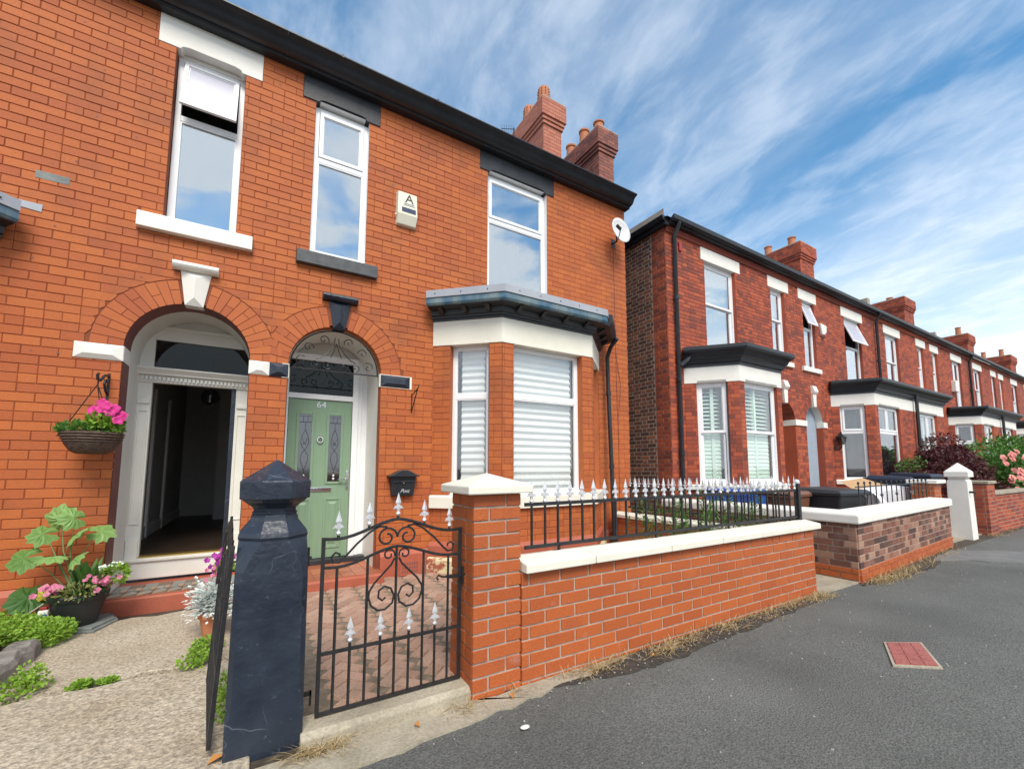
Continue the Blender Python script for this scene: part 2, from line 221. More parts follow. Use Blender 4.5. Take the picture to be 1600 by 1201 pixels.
# ------------------------------------------------------------------ geometry helpers
ORG = {}
class Fr:
    """A wall's own frame: u along the wall, d out of it, z up."""
    def __init__(s, x, y, dx=1., dy=0., nx=None, ny=None):
        l = math.hypot(dx, dy); s.x, s.y, s.dx, s.dy = x, y, dx / l, dy / l
        s.nx, s.ny = (s.dy, -s.dx) if nx is None else (nx, ny)
    def pt(s, u, d, z): return (s.x + s.dx * u + s.nx * d, s.y + s.dy * u + s.ny * d, z)
    def seg(s, x, y, x2, y2): pass
def fr2(a, b):
    """Frame from a to b, its outside on the street side."""
    dx, dy = b[0] - a[0], b[1] - a[1]; l = math.hypot(dx, dy); dx /= l; dy /= l
    nx, ny = dy, -dx
    return Fr(a[0], a[1], dx, dy, nx, ny), l
W0 = Fr(0, 0, 1, 0, 0, 1)          # plain world axes
class MB:
    def __init__(s, fr=W0): s.v = []; s.f = []; s.fr = fr
    def add(s, pts, faces, raw=False):
        n = len(s.v); s.v += [tuple(p) if raw else s.fr.pt(*p) for p in pts]; s.f += [tuple(i + n for i in f) for f in faces]; return s
    def box(s, u0, u1, d0, d1, z0, z1, skip=()):
        F = {'-d': (0, 1, 5, 4), '+u': (1, 2, 6, 5), '+d': (2, 3, 7, 6), '-u': (3, 0, 4, 7), '-z': (3, 2, 1, 0), '+z': (4, 5, 6, 7)}
        return s.add([(u0, d0, z0), (u1, d0, z0), (u1, d1, z0), (u0, d1, z0), (u0, d0, z1), (u1, d0, z1), (u1, d1, z1), (u0, d1, z1)], [f for k, f in F.items() if k not in skip])
    def hexa(s, p): return s.add(p, [(0, 1, 5, 4), (1, 2, 6, 5), (2, 3, 7, 6), (3, 0, 4, 7), (3, 2, 1, 0), (4, 5, 6, 7)])
    def taper(s, u, d, z0, z1, a0, b0, a1, b1):
        return s.hexa([(u - a0, d - b0, z0), (u + a0, d - b0, z0), (u + a0, d + b0, z0), (u - a0, d + b0, z0), (u - a1, d - b1, z1), (u + a1, d - b1, z1), (u + a1, d + b1, z1), (u - a1, d + b1, z1)])
    def prism(s, pts, d0, d1, cap=True):
        n = len(pts); fs = [(i, (i + 1) % n, n + (i + 1) % n, n + i) for i in range(n)]
        if cap: fs += [tuple(range(n - 1, -1, -1)), tuple(range(n, 2 * n))]
        return s.add([(u, d0, z) for u, z in pts] + [(u, d1, z) for u, z in pts], fs)
    def prism_u(s, pts, u0, u1):
        n = len(pts)
        return s.add([(u0, d, z) for d, z in pts] + [(u1, d, z) for d, z in pts], [(i, (i + 1) % n, n + (i + 1) % n, n + i) for i in range(n)] + [tuple(range(n - 1, -1, -1)), tuple(range(n, 2 * n))])
    def prism_z(s, pts, z0, z1):
        n = len(pts)
        return s.add([(a, b, z0) for a, b in pts] + [(a, b, z1) for a, b in pts], [(i, (i + 1) % n, n + (i + 1) % n, n + i) for i in range(n)] + [tuple(range(n - 1, -1, -1)), tuple(range(n, 2 * n))])
    def sweep(s, path, prof, closed_prof=True):
        """Mitred run of a (d, z) profile along a plan polyline whose outside is on the street side (path runs in +x)."""
        n = len(path); k = len(prof); rows = []
        for i, (x, y) in enumerate(path):
            def nrm(a, b):
                dx, dy = b[0] - a[0], b[1] - a[1]; l = math.hypot(dx, dy); return (dy / l, -dx / l)
            if i == 0: m = nrm(path[0], path[1])
            elif i == n - 1: m = nrm(path[-2], path[-1])
            else:
                a = nrm(path[i - 1], path[i]); b = nrm(path[i], path[i + 1]); c = 1 + a[0] * b[0] + a[1] * b[1]; m = ((a[0] + b[0]) / c, (a[1] + b[1]) / c)
            rows.append([(x + m[0] * d, y + m[1] * d, z) for d, z in prof])
        pts = [p for r in rows for p in r]; fs = []
        for i in range(n - 1):
            for j in range(k if closed_prof else k - 1):
                fs.append((i * k + j, i * k + (j + 1) % k, (i + 1) * k + (j + 1) % k, (i + 1) * k + j))
        fs += [tuple(range(k)), tuple((n - 1) * k + j for j in range(k - 1, -1, -1))]
        return s.add(pts, fs, raw=True)
    def tube(s, pts, r, n=6, r2=None, closed=False):
        P = [Vector(p) for p in pts]; m = len(P); up = Vector((0, 0, 1)); rows = []
        last = None
        for i, p in enumerate(P):
            a = P[i - 1] if (i or closed) else P[i]; b = P[(i + 1) % m] if (i < m - 1 or closed) else P[i]
            t = (b - a).normalized() if (b - a).length > 1e-9 else Vector((0, 0, 1))
            if last is None:
                q = t.cross(Vector((0, 1, 0)) if abs(t.y) < .9 else Vector((1, 0, 0))).normalized()
            else:
                q = (last - t * last.dot(t)).normalized()
            last = q; e = t.cross(q); rr = r if r2 is None else r + (r2 - r) * i / max(1, m - 1)
            rows.append([p + (q * math.cos(2 * math.pi * j / n) + e * math.sin(2 * math.pi * j / n)) * rr for j in range(n)])
        fs = []
        for i in range(m if closed else m - 1):
            for j in range(n): fs.append((i * n + j, i * n + (j + 1) % n, ((i + 1) % m) * n + (j + 1) % n, ((i + 1) % m) * n + j))
        if not closed: fs += [tuple(range(n - 1, -1, -1)), tuple((m - 1) * n + j for j in range(n))]
        return s.add([p for r_ in rows for p in r_], fs)
    def lathe(s, cx, cy, prof, n=20, sy=1., cap=True):
        k = len(prof); pts = [(cx + r * math.cos(2 * math.pi * j / n), cy + sy * r * math.sin(2 * math.pi * j / n), z) for r, z in prof for j in range(n)]
        fs = [(i * n + j, i * n + (j + 1) % n, (i + 1) * n + (j + 1) % n, (i + 1) * n + j) for i in range(k - 1) for j in range(n)]
        if cap: fs += [tuple(range(n - 1, -1, -1)), tuple((k - 1) * n + j for j in range(n))]
        return s.add(pts, fs)
    def leaf(s, c, d, up, l, w, fold=.25):
        c = Vector(c); d = Vector(d).normalized(); sd = d.cross(Vector(up))
        sd = sd.normalized() if sd.length > 1e-6 else Vector((1, 0, 0)); nn = sd.cross(d)
        a = c; b = c + d * l; m = c + d * l * .45
        return s.add([a, m + sd * w + nn * fold * w, b, m - sd * w + nn * fold * w, m], [(0, 1, 4), (1, 2, 4), (2, 3, 4), (3, 0, 4)])
    def build(s, name, m, parent=None, bev=0, smooth=False, label=None, org=None, fix=True, kind=None):
        o_ = Vector(org) if org is not None else (ORG.get(parent.name, Vector()) if parent else Vector())
        me = bpy.data.meshes.new(name)
        me.from_pydata([(a - o_.x, b - o_.y, c - o_.z) for a, b, c in s.v], [], s.f)
        if fix:
            b = bmesh.new(); b.from_mesh(me); bmesh.ops.recalc_face_normals(b, faces=b.faces); b.to_mesh(me); b.free()
        if smooth:
            me.polygons.foreach_set('use_smooth', [True] * len(me.polygons)); me.set_sharp_from_angle(angle=rad(38))
        me.materials.append(M[m] if isinstance(m, str) else m)
        o = bpy.data.objects.new(name, me); col.objects.link(o)
        if parent: o.parent = parent
        else: o.location = o_
        ORG[o.name] = o_
        if bev:
            bm = o.modifiers.new('bevel', 'BEVEL'); bm.width = bev; bm.segments = 2; bm.limit_method = 'ANGLE'; bm.angle_limit = rad(40)
        if label: o['label'] = label
        if kind: o['kind'] = kind
        return o
def tag(o, label, cat, group=None):
    o['label'] = label; o['category'] = cat
    if group: o['group'] = group
    return o
def thing(name, label, cat, loc, group=None):
    o = bpy.data.objects.new(name, None); col.objects.link(o); o.location = loc; o.empty_display_size = .1; ORG[o.name] = Vector(loc)
    return tag(o, label, cat, group)
def struct(mb, name, m, bev=0, **k):
    o = mb.build(name, m, None, bev=bev, **k); o['kind'] = 'structure'; return o
def copy_tree(o, parent=None):
    c = o.copy(); col.objects.link(c)
    if parent: c.parent = parent
    for ch in list(o.children): copy_tree(ch, c)
    return c
def text(s, size, m, parent, org, xdir, zdir, name='lettering', shear=0, ext=.001, align='CENTER'):
    cu = bpy.data.curves.new(name, 'FONT'); cu.body = s; cu.size = size; cu.extrude = ext; cu.align_x = align; cu.align_y = 'CENTER'; cu.shear = shear; cu.resolution_u = 3
    t = bpy.data.objects.new(name, cu); col.objects.link(t)
    me = bpy.data.meshes.new_from_object(t.evaluated_get(bpy.context.evaluated_depsgraph_get()))
    bpy.data.objects.remove(t); bpy.data.curves.remove(cu)
    x = Vector(xdir).normalized(); z = Vector(zdir).normalized(); y = x.cross(z); o_ = ORG[parent.name]
    for v in me.vertices: v.co = Vector(org) - o_ + x * v.co.x + z * v.co.y + y * -v.co.z
    me.materials.clear(); me.materials.append(M[m]); me.name = name
    o = bpy.data.objects.new(name, me); col.objects.link(o); o.parent = parent; ORG[o.name] = o_; return o
def spiral(c, r0, r1, a0, a1, n=18, ax=(1, 0, 0), az=(0, 0, 1)):
    c = Vector(c); ax = Vector(ax); az = Vector(az); out = []
    for i in range(n + 1):
        t = i / n; a = rad(a0 + (a1 - a0) * t); r = r0 + (r1 - r0) * t; out.append(c + ax * (r * math.cos(a)) + az * (r * math.sin(a)))
    return out

# ------------------------------------------------------------------ brickwork
UNIT = {}
BV = [(-.5, 0, -.5), (.5, 0, -.5), (.5, 0, .5), (-.5, 0, .5)]
def brick_pts(fr, ua, ub, za, zb, d0, d1, c=.004):
    e = d1 - c * .8
    return [(ua, d0, za), (ub, d0, za), (ub, d0, zb), (ua, d0, zb), (ua, e, za), (ub, e, za), (ub, e, zb), (ua, e, zb), (ua + c, d1, za + c), (ub - c, d1, za + c), (ub - c, d1, zb - c), (ua + c, d1, zb - c)]
BF = [(0, 1, 5, 4), (1, 2, 6, 5), (2, 3, 7, 6), (3, 0, 4, 7), (4, 5, 9, 8), (5, 6, 10, 9), (6, 7, 11, 10), (7, 4, 8, 11), (8, 9, 10, 11)]
def unit_brick(m, asp):
    k = (m, asp)
    if k not in UNIT:
        c = .004; cl = c / (.225 if asp else .105); ch = c / .072
        v = [(-.5, 0, -.5), (.5, 0, -.5), (.5, 0, .5), (-.5, 0, .5), (-.5, .8, -.5), (.5, .8, -.5), (.5, .8, .5), (-.5, .8, .5), (-.5 + cl, 1, -.5 + ch), (.5 - cl, 1, -.5 + ch), (.5 - cl, 1, .5 - ch), (-.5 + cl, 1, .5 - ch)]
        me = bpy.data.meshes.new('brick'); me.from_pydata(v, [], BF); me.materials.append(M[m]); UNIT[k] = me
    return UNIT[k]
def cam_px(p):
    q = Vector(p) - Vector((0, 0, CAM_H)); d = q.dot(cf)
    if d < .2: return None
    return 816 + 669.45 * q.dot(cr) / d, 666.8 - 669.45 * q.dot(cu) / d, d
def split_rect(r, h):
    a, b, z0, z1 = r; A, B, Z0, Z1 = h
    if b <= A or a >= B or z1 <= Z0 or z0 >= Z1: return [r]
    out = []
    if a < A: out.append((a, A, z0, z1))
    if b > B: out.append((B, b, z0, z1))
    m0, m1 = max(a, A), min(b, B)
    if z1 > Z1: out.append((m0, m1, Z1, z1))
    if z0 < Z0: out.append((m0, m1, z0, Z0))
    return out
def bricks(fr, u0, u1, z0, z1, holes=(), disks=(), L=.2286, h=.0818, j=.0032, d0=-.03, d1=.006, head=.1, phase=0., jit=.0012, flemish=False, rag=None):
    """Brick rectangles of a wall face in stretcher bond, cut round rectangular holes and arch disks."""
    out = []; cut = []
    i = 0; z = z0
    U0, U1 = u0, u1
    while z < z1 - .012:
        if rag: u0, u1 = (U0 + (rag[0] if i % 2 else 0), U1 + (rag[1] if i % 2 else 0))
        zt = min(z + h, z1); off = (L * .5 if i % 2 else 0) + phase
        u = u0 - ((u0 - off) % L); row = []
        if flemish:
            us = []; q = u0 - L + (L * .75 if i % 2 else 0) + phase
            while q < u1: us += [(q, q + L), (q + L, q + L * 1.5)]; q += L * 1.5
        else:
            us = []
            while u < u1:
                if R.random() < head: us += [(u, u + L / 2), (u + L / 2, u + L)]
                else: us.append((u, u + L))
                u += L
        for a, b in us:
            a, b = max(a, u0), min(b, u1)
            if b - a < .02: continue
            rs = [(a, b, z, zt)]
            for hh in holes: rs = [q for r in rs for q in split_rect(r, hh)]
            for r in rs:
                if r[1] - r[0] < .018 or r[3] - r[2] < .018: continue
                hit = False
                for cx, cz, rr in disks:
                    nx = min(max(cx, r[0]), r[1]); 
                    if r[3] > cz and math.hypot(nx - cx, max(r[2], cz) - cz) < rr: hit = (cx, cz, rr)
                if not hit: out.append(r)
                else: cut.append((r, hit))
        z += h; i += 1
    res = []
    for a, b, za, zb in out:
        q = d1 + R.uniform(-jit, jit)
        res.append((a + j / 2, b - j / 2, za + j / 2, zb - j / 2, d0, q))
    cuts = MB(fr)
    for (a, b, za, zb), (cx, cz, rr) in cut:
        n = 6; lo = []
        a += j / 2; b -= j / 2; za += j / 2; zb -= j / 2
        pts = []
        for k in range(n + 1):
            u = a + (b - a) * k / n; dx = abs(u - cx); lz = cz + math.sqrt(max(0, rr * rr - dx * dx)) + .004 if dx < rr else za
            pts.append((u, max(za, lz)))
        run = []
        def flush():
            if len(run) > 1 and max(zb - q[1] for q in run) > .015:
                cuts.prism([(q[0], q[1]) for q in run] + [(run[-1][0], zb), (run[0][0], zb)], d0, d1)
        for q in pts:
            if q[1] < zb - .002: run.append(q)
            else:
                flush(); run = []
        flush()
    return res, cuts
def lay(parent, sets, m, nsingle=300, name='brick'):
    """The largest-looking bricks become objects of their own, the rest one joined part."""
    cand = []
    for fr, res in sets:
        for r in res:
            p = cam_px(fr.pt((r[0] + r[1]) / 2, r[5], (r[2] + r[3]) / 2)); s = 0
            if p and -30 < p[0] < 1630 and -30 < p[1] < 1230: s = (r[1] - r[0]) / p[2]
            cand.append((s, fr, r))
    cand.sort(key=lambda c: -c[0])
    single = [c for c in cand[:nsingle] if c[0] > 0]; rest = cand[len(single):]
    o_ = ORG[parent.name]
    for s, fr, r in single:
        wdt = r[1] - r[0]
        o = bpy.data.objects.new(name, unit_brick(m, wdt > .15)); col.objects.link(o); o.parent = parent
        o.location = Vector(fr.pt((r[0] + r[1]) / 2, r[4], (r[2] + r[3]) / 2)) - o_
        o.scale = (wdt, r[5] - r[4], r[3] - r[2])
        o.rotation_euler = (R.gauss(0, .0025), 0, math.atan2(fr.ny, fr.nx) - math.pi / 2)
    if rest:
        mb = {}
        k = MB()
        for s, fr, r in rest:
            n = len(k.v); k.v += [fr.pt(*p) for p in brick_pts(fr, *r)]; k.f += [tuple(i + n for i in f) for f in BF]
        k.build(name + '_courses', m, parent, fix=False, kind='stuff')
def backing(mb, u0, u1, z0, z1, holes=(), disks=(), d=0.):
    """The mortar face behind the bricks, left open at holes."""
    zs = {z0, z1}
    for hh in holes: zs |= {max(z0, min(z1, hh[2])), max(z0, min(z1, hh[3]))}
    for cx, cz, rr in disks:
        for k in range(21): zs.add(max(z0, min(z1, cz + rr * math.sin(math.pi / 2 * k / 20))))
    zs = sorted(zs)
    for a, b in zip(zs, zs[1:]):
        if b - a < 1e-5: continue
        m = (a + b) / 2; iv = [(u0, u1)]
        def sub(A, B):
            nonlocal iv
            iv = [q for (s, t) in iv for q in ((s, min(t, A)), (max(s, B), t)) if q[1] - q[0] > 1e-5]
        for hh in holes:
            if hh[2] < m < hh[3]: sub(hh[0], hh[1])
        for cx, cz, rr in disks:
            if cz <= m < cz + rr:
                c = math.sqrt(max(0, rr * rr - (m - cz) ** 2)); sub(cx - c, cx + c)
        for s, t in iv: mb.add([(s, d, a), (t, d, a), (t, d, b), (s, d, b)], [(0, 1, 2, 3)])
    return mb
def arch_ring(parent, fr, cx, cz, r0, r1, n, m, key=.14, clip=None, flat=.006, back=-.12, names='voussoir'):
    """Voussoirs round a semicircular arch, single stones alternating with pairs of half stones."""
    st = math.pi / n
    for k in range(n):
        a0, a1 = k * st, (k + 1) * st; am = (a0 + a1) / 2
        if abs(am - math.pi / 2) < key: continue
        g = .0028
        cuts = [(r0, r1)] if k % 2 else ([(r0, r0 + (r1 - r0) * .47), (r0 + (r1 - r0) * .47 + .005, r1)] if k % 4 == 0 else [(r0, r0 + (r1 - r0) * .6), (r0 + (r1 - r0) * .6 + .005, r1)])
        for ra, rb in cuts:
            ps = []
            for r_, a in ((ra, a0), (rb, a0), (rb, a1), (ra, a1)):
                aa = a + (g / r_ if a == a0 else -g / r_)
                u = cx + r_ * math.cos(aa); z = cz + r_ * math.sin(aa)
                if clip is not None: u = min(u, clip) if cx < clip else max(u, clip)
                ps.append((u, z))
            if len({round(p[0], 3) for p in ps}) < 2 or max(p[0] for p in ps) - min(p[0] for p in ps) < .012: continue
            MB(fr).prism(ps, back, flat + R.uniform(-.001, .001)).build(names, m, parent)
def soffit(fr, cx, cz, r, zb, d0, d1, n=28):
    r -= .004; mb = MB(fr); ps = [(cx - r, zb)] + [(cx - r * math.cos(math.pi * k / n), cz + r * math.sin(math.pi * k / n)) for k in range(n + 1)] + [(cx + r, zb)]
    for a, b in zip(ps, ps[1:]): mb.add([(a[0], d0, a[1]), (b[0], d0, b[1]), (b[0], d1, b[1]), (a[0], d1, a[1])], [(0, 1, 2, 3)])
    return mb
def keystone(parent, fr, cx, z0, z1, w0, w1, m, cap_w=.18, roll=True):
    p = [(cx - w0, z0), (cx + w0, z0), (cx + w1, z1), (cx - w1, z1)]; mb = MB(fr)
    q = (cx, z0 + (z1 - z0) * .22); q2 = (cx, z0 + (z1 - z0) * .8)
    mb.add([(a, .012, b) for a, b in p] + [(a, -.1, b) for a, b in p], [(0, 1, 5, 4), (1, 2, 6, 5), (2, 3, 7, 6), (3, 0, 4, 7)])
    mb.add([(a, .012, b) for a, b in p] + [(q[0], .055, q[1]), (q2[0], .07, q2[1])], [(0, 1, 4), (1, 2, 5, 4), (2, 3, 5), (3, 0, 4, 5)])
    ks = mb.build('keystone', m, parent)
    t = MB(fr)
    if roll:
        t.prism_u([(0, z1), (.06, z1), (.085, z1 + .015), (.095, z1 + .04), (.085, z1 + .065), (.06, z1 + .078), (0, z1 + .078)], cx - cap_w, cx + cap_w)
    else:
        t.prism_u([(0, z1), (.08, z1), (.10, z1 + .03), (.07, z1 + .16), (0, z1 + .18)], cx - cap_w, cx + cap_w)
    t.build('keystone_cap', m, ks, smooth=True)
    return ks
def impost(parent, fr, u0, u1, z0, z1, m, proj=.012, ret=None, bevel=True):
    mb = MB(fr); mb.box(u0, u1, -.12, proj, z0, z1, skip=('+d',))
    i = min(.05, (z1 - z0) * .3)
    mb.add([(u0, proj, z0), (u1, proj, z0), (u1, proj, z1), (u0, proj, z1), (u0 + i * 1.6, proj + .028, z0 + i), (u1 - i * 1.6, proj + .028, z0 + i), (u1 - i * 1.6, proj + .028, z1 - i), (u0 + i * 1.6, proj + .028, z1 - i)], [(0, 1, 5, 4), (1, 2, 6, 5), (2, 3, 7, 6), (3, 0, 4, 7), (4, 5, 6, 7)])
    if ret is not None:   # painted return into the reveal
        a = ret; s_ = -1 if a[0] < (u0 + u1) / 2 else 1
        mb.box(min(a[0], a[0] + s_ * .008), max(a[0], a[0] + s_ * .008), -a[1], .0, z0, z1)
    return mb.build('impost', m, parent)

# ------------------------------------------------------------------ windows
def ring(mb, u0, u1, z0, z1, w, d0, d1):
    mb.box(u0, u0 + w, d0, d1, z0, z1).box(u1 - w, u1, d0, d1, z0, z1).box(u0 + w, u1 - w, d0, d1, z0, z0 + w).box(u0 + w, u1 - w, d0, d1, z1 - w, z1)
    return mb
def pane(parent, fr, u0, u1, z0, z1, d, m):
    return MB(fr).box(u0, u1, d - .006, d, z0, z1).build('pane', m, parent)
def sash(parent, fr, u0, u1, z0, z1, d, w, gm, open_deg=0, name='sash'):
    """A sash with its pane; hung at the top when it stands open."""
    a = rad(open_deg)
    class T:
        def pt(s, u, dd, z):
            zz = z - z1; y = dd - d
            return fr.pt(u, d + y * math.cos(a) - zz * math.sin(a), z1 + zz * math.cos(a) + y * math.sin(a))
    t = T(); mb = ring(MB(t), u0, u1, z0, z1, w, d, d + .028)
    ring(mb, u0 + w, u1 - w, z0 + w, z1 - w, .012, d + .002, d + .016)
    mb.build(name, 'upvc', parent, bev=.003)
    MB(t).box(u0 + w + .012, u1 - w - .012, d + .004, d + .010, z0 + w + .012, z1 - w - .012).build('pane', gm, parent)
def window(parent, fr, u0, u1, z0, z1, set_=.12, style='transom', trans=.35, open_deg=0, gm='glass', top=None, room='room', blind=None, mull=None, lower=None, fw=.05, roomd=1.2, cill=True, frame_m='upvc', detail=True):
    """Frame with its lights. Sub-parts: sash, pane, blind or curtain; a dim room behind."""
    d = -set_; mb = ring(MB(fr), u0, u1, z0, z1, fw, d - .06, d)
    zt = z1 - (z1 - z0) * trans
    lights = []
    if style in ('transom', 'casement'):
        mb.box(u0 + fw, u1 - fw, d - .06, d + .001, zt - .03, zt + .03)
        if mull:
            um = u0 + (u1 - u0) * mull; mb.box(um - .025, um + .025, d - .06, d + .001, zt + .03, z1 - fw)
            lights = [(u0 + fw, um - .025, zt + .03, z1 - fw, 1), (um + .025, u1 - fw, zt + .03, z1 - fw, 1), (u0 + fw, u1 - fw, z0 + fw, zt - .03, 0)]
        else: lights = [(u0 + fw, u1 - fw, zt + .03, z1 - fw, 1), (u0 + fw, u1 - fw, z0 + fw, zt - .03, 0)]
    elif style == 'sliding': lights = [(u0 + fw, u1 - fw, zt, z1 - fw, 2), (u0 + fw, u1 - fw, z0 + fw, zt, 3)]
    elif style == 'fixed':
        mb.box(u0 + fw, u1 - fw, d - .06, d + .001, zt - .035, zt + .035); lights = [(u0 + fw, u1 - fw, zt + .035, z1 - fw, 0), (u0 + fw, u1 - fw, z0 + fw, zt - .035, 0)]
    elif style == 'single': lights = [(u0 + fw, u1 - fw, z0 + fw, z1 - fw, 0)]
    if cill: mb.prism_u([(d - .06, z0), (d + .055, z0 - .004), (d + .055, z0 + .016), (d, z0 + .04), (d - .06, z0 + .04)], u0, u1)
    wn = mb.build('window', frame_m, parent, bev=.004 if detail else 0)
    for a, b, c, e, k in lights:
        if k == 1: sash(wn, fr, a + .004, b - .004, c + .004, e - .004, d - .016, .038, top or gm, open_deg)
        elif k == 2: sash(wn, fr, a, b, c - .02, e, d - .03, .04, gm)
        elif k == 3: sash(wn, fr, a, b, c, e + .02, d - .058, .04, lower or gm)
        else:
            ring(MB(fr), a, b, c, e, .014, d - .03, d - .004).build('glazing_bead', frame_m, wn)
            pane(wn, fr, a + .014, b - .014, c + .014, e - .014, d - .02, lower or gm)
    if blind == 'pleat':
        bb = MB(fr); n = int((z1 - z0) / .088); p = []
        zz = z1 - .03; s_ = (z1 - z0 - .05) / n
        uu0, uu1 = u0 + .10, u1 - .085
        for k in range(n):
            za = zz - k * s_; bb.add([(uu0, d - .066, za), (uu1, d - .066, za), (uu1, d - .09, za - s_ * .45), (uu0, d - .09, za - s_ * .45)], [(0, 1, 2, 3)])
            bb.add([(uu0, d - .09, za - s_ * .45), (uu1, d - .09, za - s_ * .45), (uu1, d - .066, za - s_), (uu0, d - .066, za - s_)], [(0, 1, 2, 3)])
        bb.build('blind', 'blind', wn)
    elif blind in ('shutter', 'shutter_low'):
        bb = MB(fr); n = int((z1 - z0) / .075)
        for k in range(n):
            za = z0 + .04 + (z1 - z0 - .08) * k / n; low = za < zt
            t_ = .012 if low else .05
            bb.hexa([(u0 + .07, d - .10, za), (u1 - .07, d - .10, za), (u1 - .07, d - .10 - t_, za + (.066 if low else .03)), (u0 + .07, d - .10 - t_, za + (.066 if low else .03)), (u0 + .07, d - .105, za + .008), (u1 - .07, d - .105, za + .008), (u1 - .07, d - .105 - t_, za + (.072 if low else .038)), (u0 + .07, d - .105 - t_, za + (.072 if low else .038))])
        bb.box((u0 + u1) / 2 - .03, (u0 + u1) / 2 + .03, d - .16, d - .09, z0 + .04, z1 - .04)
        bb.box(u0 + .03, u0 + .08, d - .16, d - .09, z0 + .04, z1 - .04).box(u1 - .08, u1 - .03, d - .16, d - .09, z0 + .04, z1 - .04)
        bb.build('shutter', 'shutter', wn)
    elif blind in ('curtain', 'curtain_r', 'nets'):
        bb = MB(fr); span = {'curtain': [(u0 + .05, u0 + (u1 - u0) * .3), (u0 + (u1 - u0) * .72, u1 - .05)], 'curtain_r': [(u0 + (u1 - u0) * .6, u1 - .05)], 'nets': [(u0 + .05, u1 - .05)]}[blind]
        for a, b in span:
            n = max(4, int((b - a) / .04))
            for k in range(n):
                q0, q1 = a + (b - a) * k / n, a + (b - a) * (k + 1) / n; e0, e1 = (.02 if k % 2 else 0), (0 if k % 2 else .02)
                bb.add([(q0, d - .12 - e0, z0 + .03), (q1, d - .12 - e1, z0 + .03), (q1, d - .12 - e1, z1 - .03), (q0, d - .12 - e0, z1 - .03)], [(0, 1, 2, 3)])
        bb.build('curtain', 'curtain', wn)
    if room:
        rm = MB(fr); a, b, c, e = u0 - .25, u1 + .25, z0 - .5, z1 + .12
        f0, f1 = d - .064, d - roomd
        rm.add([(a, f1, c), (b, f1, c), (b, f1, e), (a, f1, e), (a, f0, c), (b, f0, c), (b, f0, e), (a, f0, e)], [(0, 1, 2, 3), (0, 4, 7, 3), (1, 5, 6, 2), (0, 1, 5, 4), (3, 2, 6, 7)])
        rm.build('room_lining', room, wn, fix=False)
    return wn
def reveal(parent, fr, u0, u1, z0, z1, depth, m, top=True):
    mb = MB(fr); 
    mb.add([(u0, .001, z0), (u0, -depth, z0), (u0, -depth, z1), (u0, .001, z1)], [(0, 1, 2, 3)]).add([(u1, .001, z0), (u1, -depth, z0), (u1, -depth, z1), (u1, .001, z1)], [(0, 1, 2, 3)])
    mb.add([(u0, .001, z1), (u1, .001, z1), (u1, -depth, z1), (u0, -depth, z1)], [(0, 1, 2, 3)]).add([(u0, .001, z0), (u1, .001, z0), (u1, -depth, z0), (u0, -depth, z0)], [(0, 1, 2, 3)])
    return mb.build('reveal', m, parent)
def lintel(parent, fr, u0, u1, z0, z1, o0, o1, m, proj=.012, under=None):
    """Stone lintel: its underside is notched up over the opening, with curved stops at the ends."""
    g = .04; e = .10
    pts = [(u0, z0), (o0 + .0, z0), (o0 + .03, z0), (o0 + .05, z0 + g * .7), (o0 + e, z0 + g), (o1 - e, z0 + g), (o1 - .05, z0 + g * .7), (o1 - .03, z0), (o1, z0), (u1, z0), (u1, z1), (u0, z1)]
    lt = MB(fr).prism(pts, -.10, proj).build('lintel', m, parent, bev=.004)
    MB(fr).box(o0 - .01, o1 + .01, -.16, -.102, z0 - .004, z1).build('lintel_soffit', under or m, lt)
    return lt
def sill(parent, fr, u0, u1, z0, z1, m, proj=.07):
    return MB(fr).prism_u([(-.16, z0), (proj, z0), (proj, z1 - .012), (proj - .02, z1), (-.16, z1 + .012)], u0, u1).build('sill', m, parent, bev=.006)
# ------------------------------------------------------------------ the ground
g = MB().add([(-400, -400, -.16), (600, -400, -.16), (600, 600, -.16), (-400, 600, -.16)], [(0, 1, 2, 3)]); struct(g, 'ground', 'soil')
struct(MB().add([(-200, -7.2, -.125), (300, -7.2, -.125), (300, -1.15, -.125), (-200, -1.15, -.125)], [(0, 1, 2, 3)]), 'road', 'road')
struct(MB().box(-200, 300, -1.15, -1.0, -.15, .004), 'kerb', 'kerb', bev=.01)
struct(MB().box(-200, 300, -10.5, -7.2, -.15, 0), 'far_pavement', 'asphalt')
# pavement sheet, gently uneven
g = MB(); nx_, ny_ = 150, 26
def hgt(x, y): return .006 * math.sin(x * 1.3 + y * .7) * math.sin(y * 1.9 - x * .4) - .004
xs = [-12 + 60 * (i / nx_) for i in range(nx_ + 1)]; ys = [-1.0 + (2.36 + 1.0) * j / ny_ for j in range(ny_ + 1)]
g.v = [(x, y, hgt(x, y)) for x in xs for y in ys]; g.f = [(i * (ny_ + 1) + j, (i + 1) * (ny_ + 1) + j, (i + 1) * (ny_ + 1) + j + 1, i * (ny_ + 1) + j + 1) for i in range(nx_) for j in range(ny_)]
struct(g, 'pavement', 'asphalt', smooth=True)
struct(MB().box(-12, 48, 2.355, 5.6, -.15, -.012), 'forecourt_base', 'soil')
